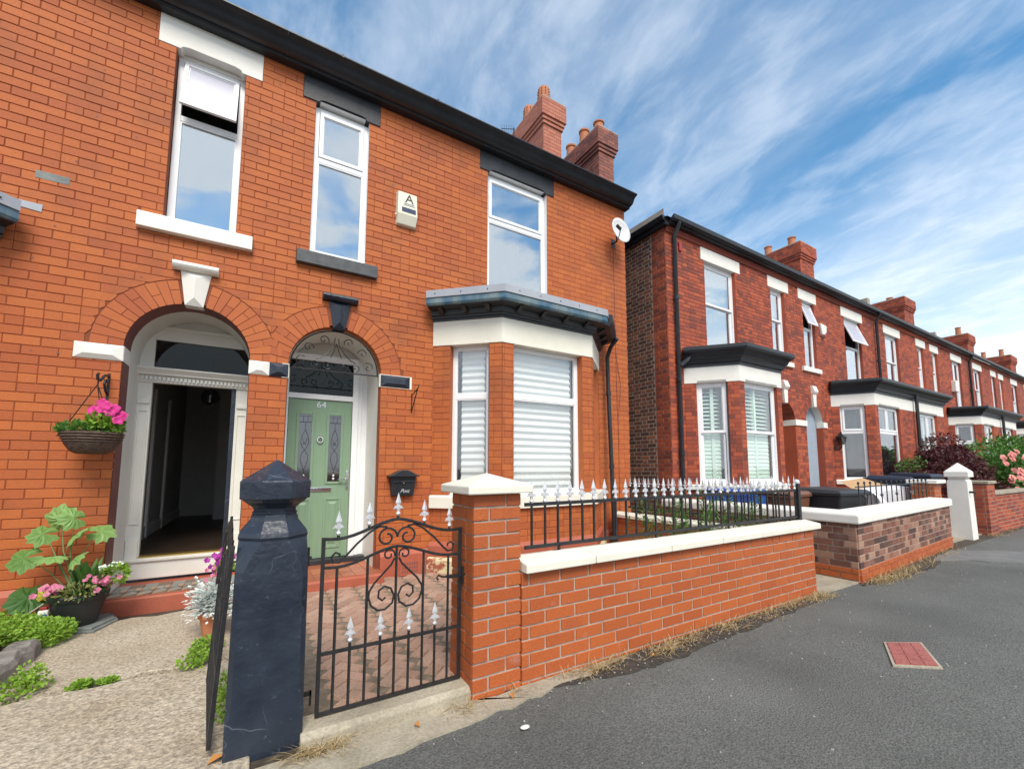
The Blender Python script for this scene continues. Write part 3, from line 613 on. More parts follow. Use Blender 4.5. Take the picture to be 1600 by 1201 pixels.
# paler patched strip and the concrete apron before the gate
def blot(pts, z, t, name, m, n=5, amp=.02):
    out = []
    for a, b in zip(pts, pts[1:] + pts[:1]):
        for k in range(n):
            q = k / n; out.append((a[0] + (b[0] - a[0]) * q + R.uniform(-amp, amp), a[1] + (b[1] - a[1]) * q + R.uniform(-amp, amp)))
    return struct(MB().prism_z(out, z, z + t), name, m)
blot([(9.55, 2.38), (10.6, 1.6), (9.3, 1.45), (8.35, 2.3)], -.012, .021, 'pavement_patch', 'asphalt_old', 7, .05)
blot([(-1.6, 2.36), (-1.6, 2.24), (.1, 2.14), (.9, 2.16), (1.6, 2.22), (2.3, 2.29), (2.3, 2.352), (1.12, 2.352), (1.11, 2.372), (.24, 2.372), (.235, 2.42), (-.06, 2.43), (-.1, 2.36)], -.012, .018, 'apron', 'concrete_s', 7, .025)
blot([(1.3, 2.353), (1.75, 2.22), (2.2, 2.12), (2.6, 2.10), (3.3, 2.15), (4.2, 2.18), (5.1, 2.22), (5.15, 2.353)], -.011, .0148, 'verge', 'debris', 9, .02)
blot([(5.9, 2.22), (6.6, 2.12), (7.8, 2.12), (9.4, 2.32), (9.9, 2.44), (6.0, 2.28)], -.011, .0148, 'verge', 'debris', 9, .02)
struct(MB().box(5.12, 6.01, 2.30, 5.2, -.05, .014), 'passage_path', 'concrete_s')
struct(MB().box(5.46, 6.55, 5.2, 16, -.05, .012), 'side_passage', 'concrete_s')
# the threshold under the gate
struct(MB().prism_u([(2.37, -.03), (2.37, .055), (2.40, .075), (2.56, .075), (2.56, -.03)], .24, 1.13), 'gate_threshold', 'concrete_s', bev=.008)
# herringbone yard
yard = struct(MB().box(.24, 5.02, 2.565, 5.28, -.02, .036), 'yard', 'sand')
pv = bpy.data.meshes.new('paver'); b_ = bmesh.new()
m_ = MB(); m_.hexa([(-.098, -.048, 0), (.098, -.048, 0), (.098, .048, 0), (-.098, .048, 0), (-.092, -.042, .018), (.092, -.042, .018), (.092, .042, .018), (-.092, .042, .018)])
pv.from_pydata(m_.v, [], m_.f); pv.materials.append(M['paver'])
blocks = []
S = .1
for i in range(-40, 80):
    for j_ in range(-40, 80):
        # 2:1 herringbone laid at 45 degrees to the house
        k = (i - j_) % 4
        if k == 0: c = ((i + 1) * S, (j_ + .5) * S, 0)
        elif k == 2: c = ((i + .5) * S, (j_ + 1) * S, 1)
        else: continue
        a = rad(45); x = 1.6 + (c[0] - 1) * math.cos(a) - (c[1] - 1) * math.sin(a); y = 2.4 + (c[0] - 1) * math.sin(a) + (c[1] - 1) * math.cos(a)
        if .33 < x < 4.95 and 2.62 < y < 5.2: blocks.append((x, y, a + (math.pi / 2 if c[2] else 0)))
blocks.sort(key=lambda q: math.hypot(q[0] - .6, (q[1] - 2.4)))
rest = MB()
for i, (x, y, a) in enumerate(blocks):
    zz = .035 + R.uniform(-.0015, .003)
    if i < 300:
        o = bpy.data.objects.new('paver', pv); col.objects.link(o); o.parent = yard; o.location = (x, y, zz); o.rotation_euler = (R.gauss(0, .006), R.gauss(0, .006), a)
    else:
        ca, sa = math.cos(a), math.sin(a); rest.add([(x + p[0] * ca - p[1] * sa, y + p[0] * sa + p[1] * ca, zz + p[2]) for p in m_.v], m_.f, raw=True)
if rest.v: rest.build('paver_field', 'paver', yard, kind='stuff')
# the neighbour's concrete path in two slabs, with the joint between
def slab(x0, x1, ya, yb, z0, z1, name):
    mb = MB(); n = 22; pts = []
    top = [(x0 + (x1 - x0) * k / n, ya + .022 * math.sin(k * 1.1) + R.uniform(-.008, .008)) for k in range(n + 1)]
    bot = [(x0 + (x1 - x0) * k / n, yb + .022 * math.sin(k * 1.1) + R.uniform(-.008, .008)) for k in range(n + 1)]
    mb.prism_z(bot + top[::-1], z0, z1); return struct(mb, name, 'concrete', bev=.008)
slab(-1.26, .04, 3.67, 5.02, -.05, .05, 'path_slab'); slab(-1.42, .04, 2.32, 3.63, -.05, .042, 'path_slab')
struct(MB().box(-6.5, .30, 2.36, 5.28, -.1, .012), 'front_garden', 'soil')

# ------------------------------------------------------------------ the near pair of houses
F1 = Fr(0, D, 1, 0, 0, -1)
PARTY = .07
h64 = thing('brick_house', 'orange brick semi with black lintels, sage green door and white-blinded bay window', 'house', (2.7, D, .05))
h62 = thing('brick_house', 'orange brick semi with white lintel and open doorway beside a hanging basket', 'house', (-2.6, D, .05))
Z0, ZT = .34, 5.965
BAYY = 4.65
bay64 = [(1.905, D), (2.579, BAYY), (4.06, BAYY), (4.77, D)]
# everything the bricks must leave free, per house
holes64 = [(.40, 1.01, 3.81, 5.70), (.26, 1.14, 5.675, ZT), (.27, 1.15, 3.645, 3.81), (2.69, 3.74, 3.4, 5.70), (2.56, 3.88, 5.675, ZT), (1.93, 4.74, .0, 3.40), (.245, 1.245, .0, 2.47), (PARTY, .245, 2.32, 2.465), (1.245, 1.60, 2.325, 2.465), (.66, .84, 2.9, 3.28), (.56, .94, 3.265, 3.365)]
d64 = [(.745, 2.47, .74)]
res, cuts = bricks(F1, PARTY, 5.455, Z0, ZT, holes64, d64, phase=PARTY, rag=(.1143, 0))
c_ = cuts.build('cut_brick_courses', 'brick', h64, kind='stuff')
sets = [(F1, res)]
bm_ = backing(MB(F1), PARTY, 5.455, -.05, 6.2, [(.40, 1.01, 3.81, 5.72), (2.69, 3.74, 3.75, 5.72), (1.93, 4.74, .0, 3.35), (.245, 1.245, -.1, 2.47)], [(.745, 2.47, .52)])
bm_.add([(5.455, 0, -.05), (5.455, -8.4, -.05), (5.455, -8.4, 6.2), (5.455, 0, 6.2)], [(0, 1, 2, 3)])
# bay faces
bayfr = []
for a, b in zip(bay64, bay64[1:]):
    f, l = fr2(a, b); bayfr.append((f, l))
bw = [(.24, .765), (.17, 1.295), (.20, .79)]
for (f, l), (a, b) in zip(bayfr, bw):
    hs = [(a, b, .84, 2.93), (-1, 5, .83, .995), (-1, 5, 2.915, 4)]
    r_, _ = bricks(f, 0.004, l - .004, .40, 2.915, hs, h=.0818, head=.25, phase=.03)
    sets.append((f, r_)); backing(bm_, 0, 0, 0, 0)
    q = MB(f); backing(q, 0, l, .05, 3.3, [(a, b, .95, 2.95)]); bm_.v += []; n_ = len(bm_.v); bm_.v += q.v; bm_.f += [tuple(i + n_ for i in fc) for fc in q.f]
bm_.build('wall', 'mortar_dark', h64, fix=False)
lay(h64, sets, 'brick', 300)

holes62 = [(-.905, -.305, 3.81, 5.70), (-1.05, -.15, 5.65, ZT), (-1.09, -.15, 3.645, 3.81), (-1.11, -.11, .0, 2.47), (-1.44, -1.11, 2.325, 2.465), (-.11, PARTY, 2.325, 2.465), (-.70, -.52, 2.9, 3.29), (-.80, -.44, 3.29, 3.37), (-4.8, -2.0, 0, 3.42), (-3.6, -2.55, 3.4, 5.70), (-3.74, -2.42, 5.675, ZT)]
d62 = [(-.61, 2.47, .74)]
res, cuts = bricks(F1, -6.2, PARTY, Z0, ZT, holes62, d62, phase=PARTY, rag=(0, .1143))
cuts.build('cut_brick_courses', 'brick', h62, kind='stuff')
bm_ = backing(MB(F1), -6.2, PARTY, -.05, 6.2, [(-.905, -.305, 3.81, 5.72), (-1.11, -.11, -.1, 2.47), (-3.6, -2.55, 3.75, 5.72), (-4.8, -2.0, 0, 3.35)], [(-.61, 2.47, .52)])
sets = [(F1, res)]
bay62 = [(2 * PARTY - .20 - x, y) for x, y in bay64[::-1]]
for k, (a, b) in enumerate(zip(bay62, bay62[1:])):
    f, l = fr2(a, b); w0, w1 = bw[2 - k]; w0, w1 = l - w1, l - w0
    r_, _ = bricks(f, .004, l - .004, .40, 2.915, [(w0, w1, .84, 2.93), (-1, 5, .83, .995), (-1, 5, 2.915, 4)], head=.25); sets.append((f, r_))
    q = MB(f); backing(q, 0, l, .05, 3.3, [(w0, w1, .95, 2.95)]); n_ = len(bm_.v); bm_.v += q.v; bm_.f += [tuple(i + n_ for i in fc) for fc in q.f]
    window(h62, f, w0, w1, .99, 2.93, .08, 'transom', .36, gm='glass_low', blind='nets')
bm_.build('wall', 'mortar_dark', h62, fix=False)
lay(h62, sets, 'brick', 300)

# plinths, a chamfered course of painted stone
def plinth(parent, fr, a, b, z1=.34):
    return MB(fr).prism_u([(-.02, .0), (.045, .0), (.045, z1 - .05), (.012, z1), (-.02, z1)], a, b).build('plinth', 'redpaint', parent, bev=.004)
plinth(h64, F1, 1.29, 1.90); plinth(h64, F1, 4.78, 5.455); plinth(h62, F1, -1.94, -1.14); plinth(h64, F1, PARTY, .21); plinth(h62, F1, -.07, PARTY - .003)
# air brick
ab = MB(F1).box(1.52, 1.77, .02, .052, .045, .225).build('air_brick', 'redpaint', h64)
for i in range(7):
    for k in range(3): MB(F1).box(1.55 + i * .029, 1.567 + i * .029, .045, .0535, .075 + k * .045, .105 + k * .045).build('vent_hole', 'maroon', ab)

# drilled and plugged holes, a grey replaced brick and the flashing by the far bay
dh = bpy.data.meshes.new('drill_hole'); q = MB().lathe(0, 0, [(.0045, 0), (.0085, .0006), (.0, .0008)], 8); dh.from_pydata([(x, -z, y) for x, y, z in q.v], [], q.f); dh.materials.append(M['maroon'])
for i in range(110):
    x, z = R.uniform(-1.75, 1.9), Z0 + .0818 * (R.randrange(2, 66) + .5)
    if any(a - .05 < x < b + .05 and c - .05 < z < d + .05 for a, b, c, d in holes62 + holes64) or any(math.hypot(x - cx, z - 2.47) < .8 for cx in (-.61, .745)): continue
    hs = h62 if x < PARTY else h64; o = bpy.data.objects.new('drill_hole', dh); col.objects.link(o); o.parent = hs; o.location = Vector(F1.pt(x, .0075, z)) - ORG[hs.name]
MB(F1).box(-1.79, -1.57, -.02, .0085, 3.893, 3.966).build('replaced_brick', 'slab', h62, bev=.004)
MB(F1).prism([(-1.93, 3.66), (-1.72, 3.655), (-1.725, 3.585), (-1.86, 3.60)], -.01, .012).build('flashing', 'zinc', h62)
# arches
for hs, cx, m, im in ((h62, -.61, 'maroon', 'white'), (h64, .745, 'maroon', 'navy')):
    arch_ring(hs, F1, cx, 2.47, .5, .735, 25, 'brick_arch', key=.15, clip=PARTY)
    if hs is h62:
        soffit(F1, cx, 2.47, .5, .05, .004, -.24).build('arch_reveal', 'maroon', hs, fix=False)
        soffit(F1, cx, 2.47, .5, .05, -.24, -.66).build('porch_reveal', 'plaster', hs, fix=False)
    else:
        soffit(F1, cx, 2.47, .5, .05, .004, -.11).build('arch_reveal', 'brick', hs, fix=False)
        soffit(F1, cx, 2.47, .5, .05, -.11, -.72).build('porch_reveal', 'white', hs, fix=False)
keystone(h62, F1, -.61, 2.955, 3.30, .075, .125, 'white', .185)
keystone(h64, F1, .75, 2.955, 3.27, .065, .12, 'navy', .19)
impost(h62, F1, -1.44, -1.105, 2.325, 2.468, 'white', ret=(-1.11, .23))
impost(h62, F1, -.115, PARTY, 2.325, 2.468, 'white', ret=(-.11, .23))
impost(h64, F1, PARTY, .25, 2.325, 2.468, 'navy', ret=(.245, .1))
impost(h64, F1, 1.24, 1.60, 2.325, 2.468, 'navy', ret=(1.245, .1))
# chipped paint edges around the navy imposts
for a, b in ((1.24, 1.62), (.20, .25)):
    MB(F1).box(a - .012, b + .006, -.05, .009, 2.318, 2.476).build('paint_edge', 'cream', h64)

# upper windows
lintel(h62, F1, -1.05, -.15, 5.65, 5.962, -.905, -.305, 'white', under='white')
reveal(h62, F1, -.905, -.305, 3.812, 5.70, .13, 'mortar_dark'); sill(h62, F1, -1.09, -.15, 3.645, 3.80, 'white', .075)
window(h62, F1, -.90, -.31, 3.815, 5.66, .11, 'transom', .37, open_deg=15, gm='glass', blind=None, top='frost')
lintel(h62, F1, -3.74, -2.42, 5.675, 5.962, -3.6, -2.55, 'white'); window(h62, F1, -3.6, -2.55, 3.75, 5.645, .11, 'transom', .35)
lintel(h64, F1, .26, 1.14, 5.68, 5.962, .40, 1.01, 'black_matt', under='white'); reveal(h64, F1, .40, 1.01, 3.812, 5.70, .10, 'upvc'); sill(h64, F1, .27, 1.15, 3.645, 3.80, 'sillgrey', .075)
window(h64, F1, .40, 1.01, 3.815, 5.665, .07, 'transom', .355)
lintel(h64, F1, 2.56, 3.88, 5.68, 5.962, 2.69, 3.74, 'black_matt', under='white'); reveal(h64, F1, 2.69, 3.74, 3.75, 5.70, .10, 'upvc')
window(h64, F1, 2.69, 3.74, 3.72, 5.665, .07, 'transom', .35)

# eaves: fascia, ogee gutter, roof and party walls
def eaves(parent, a, b, end=False):
    prof = [(-.02, 5.962), (.05, 5.962), (.06, 5.985), (.09, 6.0), (.11, 6.02), (.13, 6.06), (.17, 6.09), (.23, 6.105), (.235, 6.10), (.20, 6.0), (.0, 6.0)]
    MB(F1).prism_u([(-.02, 5.962), (.10, 5.962), (.112, 5.975), (.112, 5.99), (-.02, 5.99)], a, b).build('soffit_board', 'black', parent)
    gt = MB(F1).prism_u([(-.02, 5.991), (.118, 5.991), (.15, 5.996), (.178, 6.008), (.20, 6.03), (.216, 6.06), (.235, 6.088), (.262, 6.108), (.292, 6.118), (.30, 6.128), (.30, 6.142), (.285, 6.142), (.2, 6.09), (-.02, 6.09)], a, b).build('gutter', 'black', parent, smooth=True)
    x = a + .55
    while x < b - .2:
        MB(F1).prism_u([(.2, 6.06), (.24, 6.086), (.266, 6.105), (.306, 6.116), (.306, 6.15), (.2, 6.15)], x, x + .022).build('gutter_clip', 'black', gt); x += 1.17
    rf = MB().add([(a, D - .26, 6.13), (b, D - .26, 6.13), (b, D + 4.4, 9.0), (a, D + 4.4, 9.0), (b, D + 9, 6.1), (a, D + 9, 6.1), (a, D, 6.05), (b, D, 6.05)], [(0, 1, 2, 3), (3, 2, 4, 5), (0, 1, 7, 6), (0, 3, 5), (1, 2, 4)]).build('roof', 'slate', parent, fix=False)
    return rf
r64 = eaves(h64, PARTY + .001, 5.49); r62 = eaves(h62, -6.2, PARTY)

# ---- bay
def bay(parent, path, ppl=True, lead='lead', cornice='black', band='cream', strip='zinc', zs=(.83, .99, 2.92, 3.243), top=3.575, ov=.235, pl=True, dent=True):
    if pl: MB().sweep(path, [(-.02, .05), (.045, .05), (.045, .365), (.012, .415), (-.02, .415)]).build('bay_plinth', 'redpaint', parent, bev=.004)
    MB().sweep(path, [(-.15, zs[0]), (.055, zs[0]), (.055, zs[1] - .02), (.03, zs[1]), (-.15, zs[1] + .01)]).build('bay_sill', band, parent, bev=.005)
    MB().sweep(path, [(-.12, zs[2]), (.015, zs[2]), (.015, zs[3]), (-.12, zs[3])]).build('bay_lintel', band, parent, bev=.004)
    z = zs[3]; k = top - z
    MB().sweep(path, [(-.05, z), (.028, z), (.028, z + .025), (.05, z + .032), (.05, z + .055), (.075, z + .065), (.085, z + k * .36), (.16, z + k * .40), (ov - .03, z + k * .42), (-.05, z + k * .42)]).build('bay_cornice', cornice, parent)
    MB().sweep(path, [(.06, z + k * .421), (ov, z + k * .421), (ov + .012, z + k * .50), (ov + .004, z + k * .72), (.06, z + k * .72)]).build('bay_gutter', lead, parent)
    if strip: 
        st = MB().sweep(path, [(.02, z + k * .721), (ov + .018, z + k * .721), (ov + .018, z + k), (ov - .01, z + k), (.02, z + k)]).build('bay_edge_trim', strip, parent)
        for (f, l), w in zip([fr2(a, b) for a, b in zip(path, path[1:])], (3, 5, 3)):
            for i in range(w):
                u = (i + .5) / w * (l + .1) - .05
                MB(f).box(u - .006, u + .006, ov + .018, ov + .024, z + k * .84, z + k * .84 + .012).build('bolt', 'iron', st)
    tops = [(x, y) for x, y in path]
    nn = len(path)
    MB().sweep(path, [(-.6, top + .06), (ov - .02, top - .01), (ov - .02, top - .03), (-.6, top - .02)]).build('bay_roof', 'slate', parent, fix=False)
    if dent:
        for a, b in zip(path, path[1:]):
            f, l = fr2(a, b); n = max(2, int(l / .30))
            for i in range(n):
                u = (i + .5) / n * l; MB(f).prism_u([(.08, z + .07), (.10, z + .07), (.19, z + k * .38), (.19, z + k * .415), (.08, z + k * .415)], u - .028, u + .028).build('bracket', cornice, parent)
bay(h64, bay64); bay(h62, bay62)
MB().sweep(bay64, [(.02, .03), (.085, .03), (.085, .20), (.046, .235), (.02, .235)]).build('bay_footing', 'peel', h64, bev=.006)
for i, ((f, l), (a, b)) in enumerate(zip(bayfr, bw)):
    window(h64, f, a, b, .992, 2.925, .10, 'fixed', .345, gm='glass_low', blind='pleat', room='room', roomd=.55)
    reveal(h64, f, a, b, .99, 2.945, .11, 'brick')
    lt = MB(f).prism([(a + .02, 2.919), (a + .07, 2.95), (b - .07, 2.95), (b - .02, 2.919)], .0152, .021).build('lintel_chamfer', 'cream', h64)
# gutter outlet, downpipe and cable of the green-doored house
MB(bayfr[2][0]).prism_u([(.19, 3.37), (.27, 3.37), (.31, 3.43), (.31, 3.545), (.19, 3.545)], .02, .86).build('gutter_end', 'black', h64, bev=.006)
MB().tube([(4.84, 4.92, 3.40), (4.85, 5.08, 3.30), (4.865, 5.18, 3.15), (4.865, 5.17, 2.6), (4.865, 5.13, 1.4), (4.865, 5.09, .10)], .034, 10).build('downpipe', 'black', h64, smooth=True)
for z in (2.55, 1.35, .45): MB().tube([(4.865, 5.17 - (2.6 - z) * .033, z - .03), (4.865, 5.17 - (2.6 - z) * .033, z + .03)], .042, 10).build('pipe_collar', 'black', h64)
MB().tube([(5.16, 5.288, 5.3), (5.165, 5.288, 4.0), (5.17, 5.288, 2.7), (5.19, 5.287, 1.8), (5.175, 5.288, .3)], .005, 5).build('cable', 'maroon', h64)
MB().tube([(5.165, 5.287, 3.3), (5.26, 5.287, 2.75), (5.235, 5.287, 2.45), (5.18, 5.287, 2.1)], .004, 5).build('cable', 'maroon', h64)
MB().tube([(5.05, 5.26, .62), (4.98, 5.24, .58), (4.97, 5.24, .40), (5.0, 5.24, .2), (4.95, 5.22, .17)], .006, 5).build('cable', 'white', h64)
# pointing smeared where the bay meets the wall
# ---- front door of the green-doored house
yd = -.66
P2 = (.245, 1.245)
MB(F1).prism([(P2[0], .05), (P2[1], .05), (P2[1], 3.0), (P2[0], 3.0)], yd - .14, yd - .1).build('porch_back', 'plaster', h64)
MB(F1).box(.245, 1.245, yd - .1, -.12, 3.0, 3.03).build('porch_ceiling', 'plaster', h64)
fm = MB(F1)
fm.box(.246, .30, yd - .08, yd, .18, 2.78).box(1.05, 1.12, yd - .08, yd, .18, 2.78).box(.30, 1.05, yd - .08, yd, 2.205, 2.27).box(.30, 1.05, yd - .08, yd, 2.70, 2.78).box(1.12, 1.17, yd - .08, yd - .03, .18, 2.85).box(1.17, 1.244, yd - .08, yd - .05, .18, 2.95)
df = fm.build('door_frame', 'upvc', h64, bev=.004)
pane(df, F1, .30, 1.05, 2.27, 2.70, yd - .04, 'glass_dark')
MB(F1).box(.246, 1.244, yd - .099, yd - .08, 2.78, 3.0).build('fascia_panel', 'plaster', df)
MB(F1).box(.3, 1.05, yd - .099, yd - .09, .2, 2.70).build('hall_lining', 'room', df)
dl = MB(F1).box(.305, 1.045, yd - .07, yd - .025, .22, 2.20).build('door', 'green', h64, bev=.003)
fd = yd - .025
for a, b in ((.40, .605), (.745, .95)):
    ring(MB(F1), a, b, 1.13, 2.04, .032, fd - .002, fd + .012).build('glazing_frame', 'green', dl, bev=.005)
    g_ = MB(F1).box(a + .032, b - .032, fd - .01, fd + .003, 1.162, 2.008).build('pane', 'glass_door', dl)
    gb = MB(F1).box(a + .03, b - .03, fd - .004, fd + .001, 1.16, 2.01); gb.build('glass_backing', 'room', dl)
    cx = (a + b) / 2; zc = 1.58
    def P(u, z): return F1.pt(u, fd + .005, z)
    L = MB()
    L.tube([P(a + .034, 1.91), P(b - .034, 1.91)], .0035, 4).tube([P(a + .034, 1.985), P(b - .034, 1.985)], .002, 4)
    L.tube([P(cx - .025, 1.915), P(cx - .025, 1.98)], .002, 4).tube([P(cx + .025, 1.915), P(cx + .025, 1.98)], .002, 4)
    L.tube([P(cx, 1.91), P(cx, 1.82)], .0025, 4)
    for s_ in (-1, 1):
        L.tube([P(cx, 1.82), P(cx + s_ * .03, 1.74), P(cx + s_ * .045, 1.66), P(cx + s_ * .03, 1.60), P(cx, 1.56), P(cx - s_ * .035, 1.50), P(cx - s_ * .042, 1.43), P(cx - s_ * .02, 1.36), P(cx, 1.30), P(cx, 1.24)], .0025, 4)
        L.tube([P(cx + s_ * .02, 1.70), P(cx + s_ * .01, 1.62), P(cx, 1.66)], .002, 4)
    L.build('leading', 'iron', dl)
    for z in (1.24, 1.20): MB(F1).prism([(cx, z - .018), (cx + .014, z), (cx, z + .018), (cx - .014, z)], fd + .003, fd + .008).build('bevelled_diamond', 'upvc', dl)
    ring(MB(F1), a, b, .33, .96, .03, fd - .002, fd + .009).build('panel_moulding', 'green', dl, bev=.004)
    MB(F1).hexa([(a + .05, fd - .001, .38), (b - .05, fd - .001, .38), (b - .05, fd - .001, .91), (a + .05, fd - .001, .91), (a + .075, fd + .010, .41), (b - .075, fd + .010, .41), (b - .075, fd + .010, .88), (a + .075, fd + .010, .88)]).build('panel', 'green', dl)
text('64', .115, 'silver', dl, F1.pt(.675, fd + .003, 2.135), (1, 0, 0), (0, 0, 1), 'house_number', ext=.003)
MB(F1).box(.50, .83, fd, fd + .014, 1.04, 1.09).build('letter_plate', 'chrome', dl, bev=.005)
kn = MB(); kn.tube([F1.pt(.675 + .032 * math.cos(t), fd + .022, 1.69 + .036 * math.sin(t)) for t in [k * math.pi / 8 for k in range(16)]], .007, 6, closed=True).tube([F1.pt(.675, fd, 1.75), F1.pt(.675, fd + .03, 1.735)], .011, 6).tube([F1.pt(.645, fd + .022, 1.70), F1.pt(.675, fd + .024, 1.67), F1.pt(.705, fd + .022, 1.70)], .007, 5)
kn.build('knocker', 'chrome', dl, smooth=True)
hd = MB(F1).box(1.0, 1.03, fd, fd + .012, 1.06, 1.30).build('handle', 'chrome', dl, bev=.004)
MB().tube([F1.pt(1.015, fd + .01, 1.19), F1.pt(1.015, fd + .05, 1.19), F1.pt(.93, fd + .055, 1.19), F1.pt(.90, fd + .05, 1.188)], .009, 6).build('lever', 'chrome', hd, smooth=True)
MB(F1).box(.25, 1.24, yd - .06, yd + .08, .155, .215).build('threshold', 'black_matt', h64, bev=.006)
# step of quarry tiles
st = MB(F1).prism_u([(yd, .0), (.245, .0), (.245, .135), (.225, .15), (yd, .15)], .16, 1.29).build('step', 'redpaint', h64, bev=.006)
for i in range(8):
    for k in range(6):
        a = .175 + i * .138; b = .18 - k * .138
        if b - .133 < yd: continue
        MB(F1).box(a, min(1.28, a + .133), b - .133, b, .15, .155 + R.uniform(0, .001)).build('step_tile', 'quarry', st)
# iron fan grille in the arch
gr = thing('arch_grille', 'wrought iron scroll grille filling the arch above the green door', 'grille', F1.pt(.745, -.10, 2.36))
def G(u, z): return F1.pt(u, -.10, z)
cx, cz = .745, 2.47
MB().tube([G(cx - .48 * math.cos(math.pi * k / 24), cz + .48 * math.sin(math.pi * k / 24)) for k in range(25)], .008, 6).build('arch_bar', 'iron', gr)
MB().tube([G(.255, 2.465), G(1.235, 2.465)], .008, 6).build('bottom_bar', 'iron', gr)
def scroll(pts, nm='scroll', r=.0055): MB().tube(pts, r, 5).build(nm, 'iron', gr if nm != 'gscroll' else None)
ax, az = (1, 0, 0), (0, 0, 1)
for s_ in (-1, 1):
    def sx(c): return G(cx + s_ * c[0], cz + c[1])
    scroll([Vector(G(cx, cz)) + Vector((s_ * (.10 + r_ * math.cos(t)), 0, .07 + r_ * math.sin(t))) for t, r_ in [(-2.2 + k * .45, .055 - k * .003) for k in range(16)]])
    scroll([Vector(G(cx, cz)) + Vector((s_ * (.22 + r_ * math.cos(t)), 0, .065 + r_ * math.sin(t))) for t, r_ in [(-1.4 + k * .45, .052 - k * .003) for k in range(16)]])
    scroll([Vector(G(cx, cz)) + Vector((s_ * (.37 + r_ * math.cos(t)), 0, .085 + r_ * math.sin(t))) for t, r_ in [(2.2 - k * .45, .065 - k * .0035) for k in range(17)]])
    scroll([Vector(G(cx, cz)) + Vector((s_ * (.30 + r_ * math.cos(t)), 0, .25 + r_ * math.sin(t))) for t, r_ in [(3.2 - k * .45, .06 - k * .0033) for k in range(17)]])
    scroll([Vector(G(cx, cz)) + Vector((s_ * (.14 + r_ * math.cos(t)), 0, .36 + r_ * math.sin(t))) for t, r_ in [(3.6 - k * .45, .06 - k * .0033) for k in range(17)]])
    scroll([sx((.02, .40)), sx((.03, .30)), sx((.09, .22)), sx((.16, .15)), sx((.22, .12))])
    scroll([sx((.06, .16)), sx((.035, .22)), sx((.015, .28)), sx((.0, .33))])

# ---- the open doorway of the white-trimmed house
yd = -.65; u0, u1 = -1.11, -.11
q = MB(F1)
q.box(u0 + .001, -.99, yd - .06, yd, .2, 2.30).box(-.24, u1 - .001, yd - .06, yd, .2, 2.30)
q.build('door_frame', 'plaster', h62, bev=.004)
for a, b in ((-1.095, -1.005), (-.225, -.125)):
    ring(MB(F1), a, b, .75, 1.95, .014, yd - .001, yd + .012).build('pilaster_panel', 'plaster', h62, bev=.004)
    MB(F1).box(a - .004, b + .004, yd, yd + .02, 2.02, 2.06).build('pilaster_cap', 'plaster', h62, bev=.004)
    MB(F1).box(a - .004, b + .004, yd, yd + .016, .2, .60).build('pilaster_base', 'plaster', h62, bev=.004)
co = MB(F1).prism_u([(yd - .06, 2.25), (yd + .025, 2.25), (yd + .025, 2.315), (yd + .07, 2.33), (yd + .075, 2.345), (yd + .10, 2.37), (yd + .115, 2.385), (yd + .115, 2.40), (yd - .06, 2.41)], u0 + .001, u1 - .001).build('door_cornice', 'plaster', h62)
n = 26
for i in range(n):
    a = u0 + .03 + (u1 - u0 - .06) * i / n; MB(F1).box(a, a + .022, yd + .024, yd + .05, 2.272, 2.312).build('dentil', 'plaster', co)
pane(h62, F1, -.99, -.13, 2.42, 2.725, yd - .03, 'glass_dark')
fb = MB(F1).box(u0 + .001, u1 - .001, yd - .06, yd - .005, 2.725, 3.02).box(u0 + .001, -.99, yd - .06, yd - .005, 2.41, 2.725).build('fanlight_surround', 'plaster', h62)
MB(F1).prism_u([(yd - .005, 2.84), (yd + .02, 2.845), (yd + .035, 2.87), (yd - .005, 2.88)], u0 + .001, u1 - .001).build('moulding', 'plaster', h62)
MB(F1).box(u0, u1, yd - .05, -.25, 3.02, 3.05).build('porch_ceiling', 'plaster', h62)
MB(F1).box(u0 + .002, u1 - .002, yd - .1, yd + .05, .2, .40).box(u0 + .002, u1 - .002, yd - .1, yd + .075, .375, .41).build('door_sill', 'plaster', h62, bev=.008)
MB(F1).box(-.99, -.24, yd - .1, yd + .03, .41, .425).build('threshold_strip', 'brass', h62)
# dark navy door leaf folded back inside
MB(F1).box(-.285, -.242, yd - .85, yd - .02, .43, 2.25).build('door', 'navy', h62, bev=.003)
# hall
hl = MB(F1); f0, f1 = yd - .061, -5.2
hl.add([(-1.22, f0, .42), (-1.22, f1, .42), (-1.22, f1, 2.95), (-1.22, f0, 2.95)], [(0, 1, 2, 3)]).add([(.0, f0, .42), (.0, f1, .42), (.0, f1, 2.95), (.0, f0, 2.95)], [(0, 1, 2, 3)])
hl.add([(-1.22, f1, .42), (.0, f1, .42), (.0, f1, 2.95), (-1.22, f1, 2.95)], [(0, 1, 2, 3)]).add([(-1.22, f0, 2.95), (0, f0, 2.95), (0, f1, 2.95), (-1.22, f1, 2.95)], [(0, 1, 2, 3)])
hall = hl.build('hall_wall', 'hall', h62, fix=False)
MB(F1).box(-1.22, .0, f1, yd - .1, .405, .42).build('hall_floor', 'hallfloor', h62)
MB(F1).box(-1.219, -1.2, f1, f0, .42, .58).build('skirting', 'plaster', hall, bev=.004)
for a in (-2.2, -3.3): MB(F1).box(-1.219, -1.19, a - .09, a, .42, 2.4).build('door_casing', 'plaster', hall)
MB(F1).box(-.62, -.02, -4.35, -4.25, .42, 2.95).build('hall_pier', 'hall', hall)
lp = MB(); lp.tube([F1.pt(-.62, -2.4, 2.95), F1.pt(-.62, -2.4, 2.5)], .006, 5); lp.lathe(-.62, D + 2.4, [(.02, 2.5), (.09, 2.46), (.12, 2.36), (.09, 2.28), (.03, 2.25)], 14); lp.build('pendant_lamp', 'glass_door', hall, smooth=True)
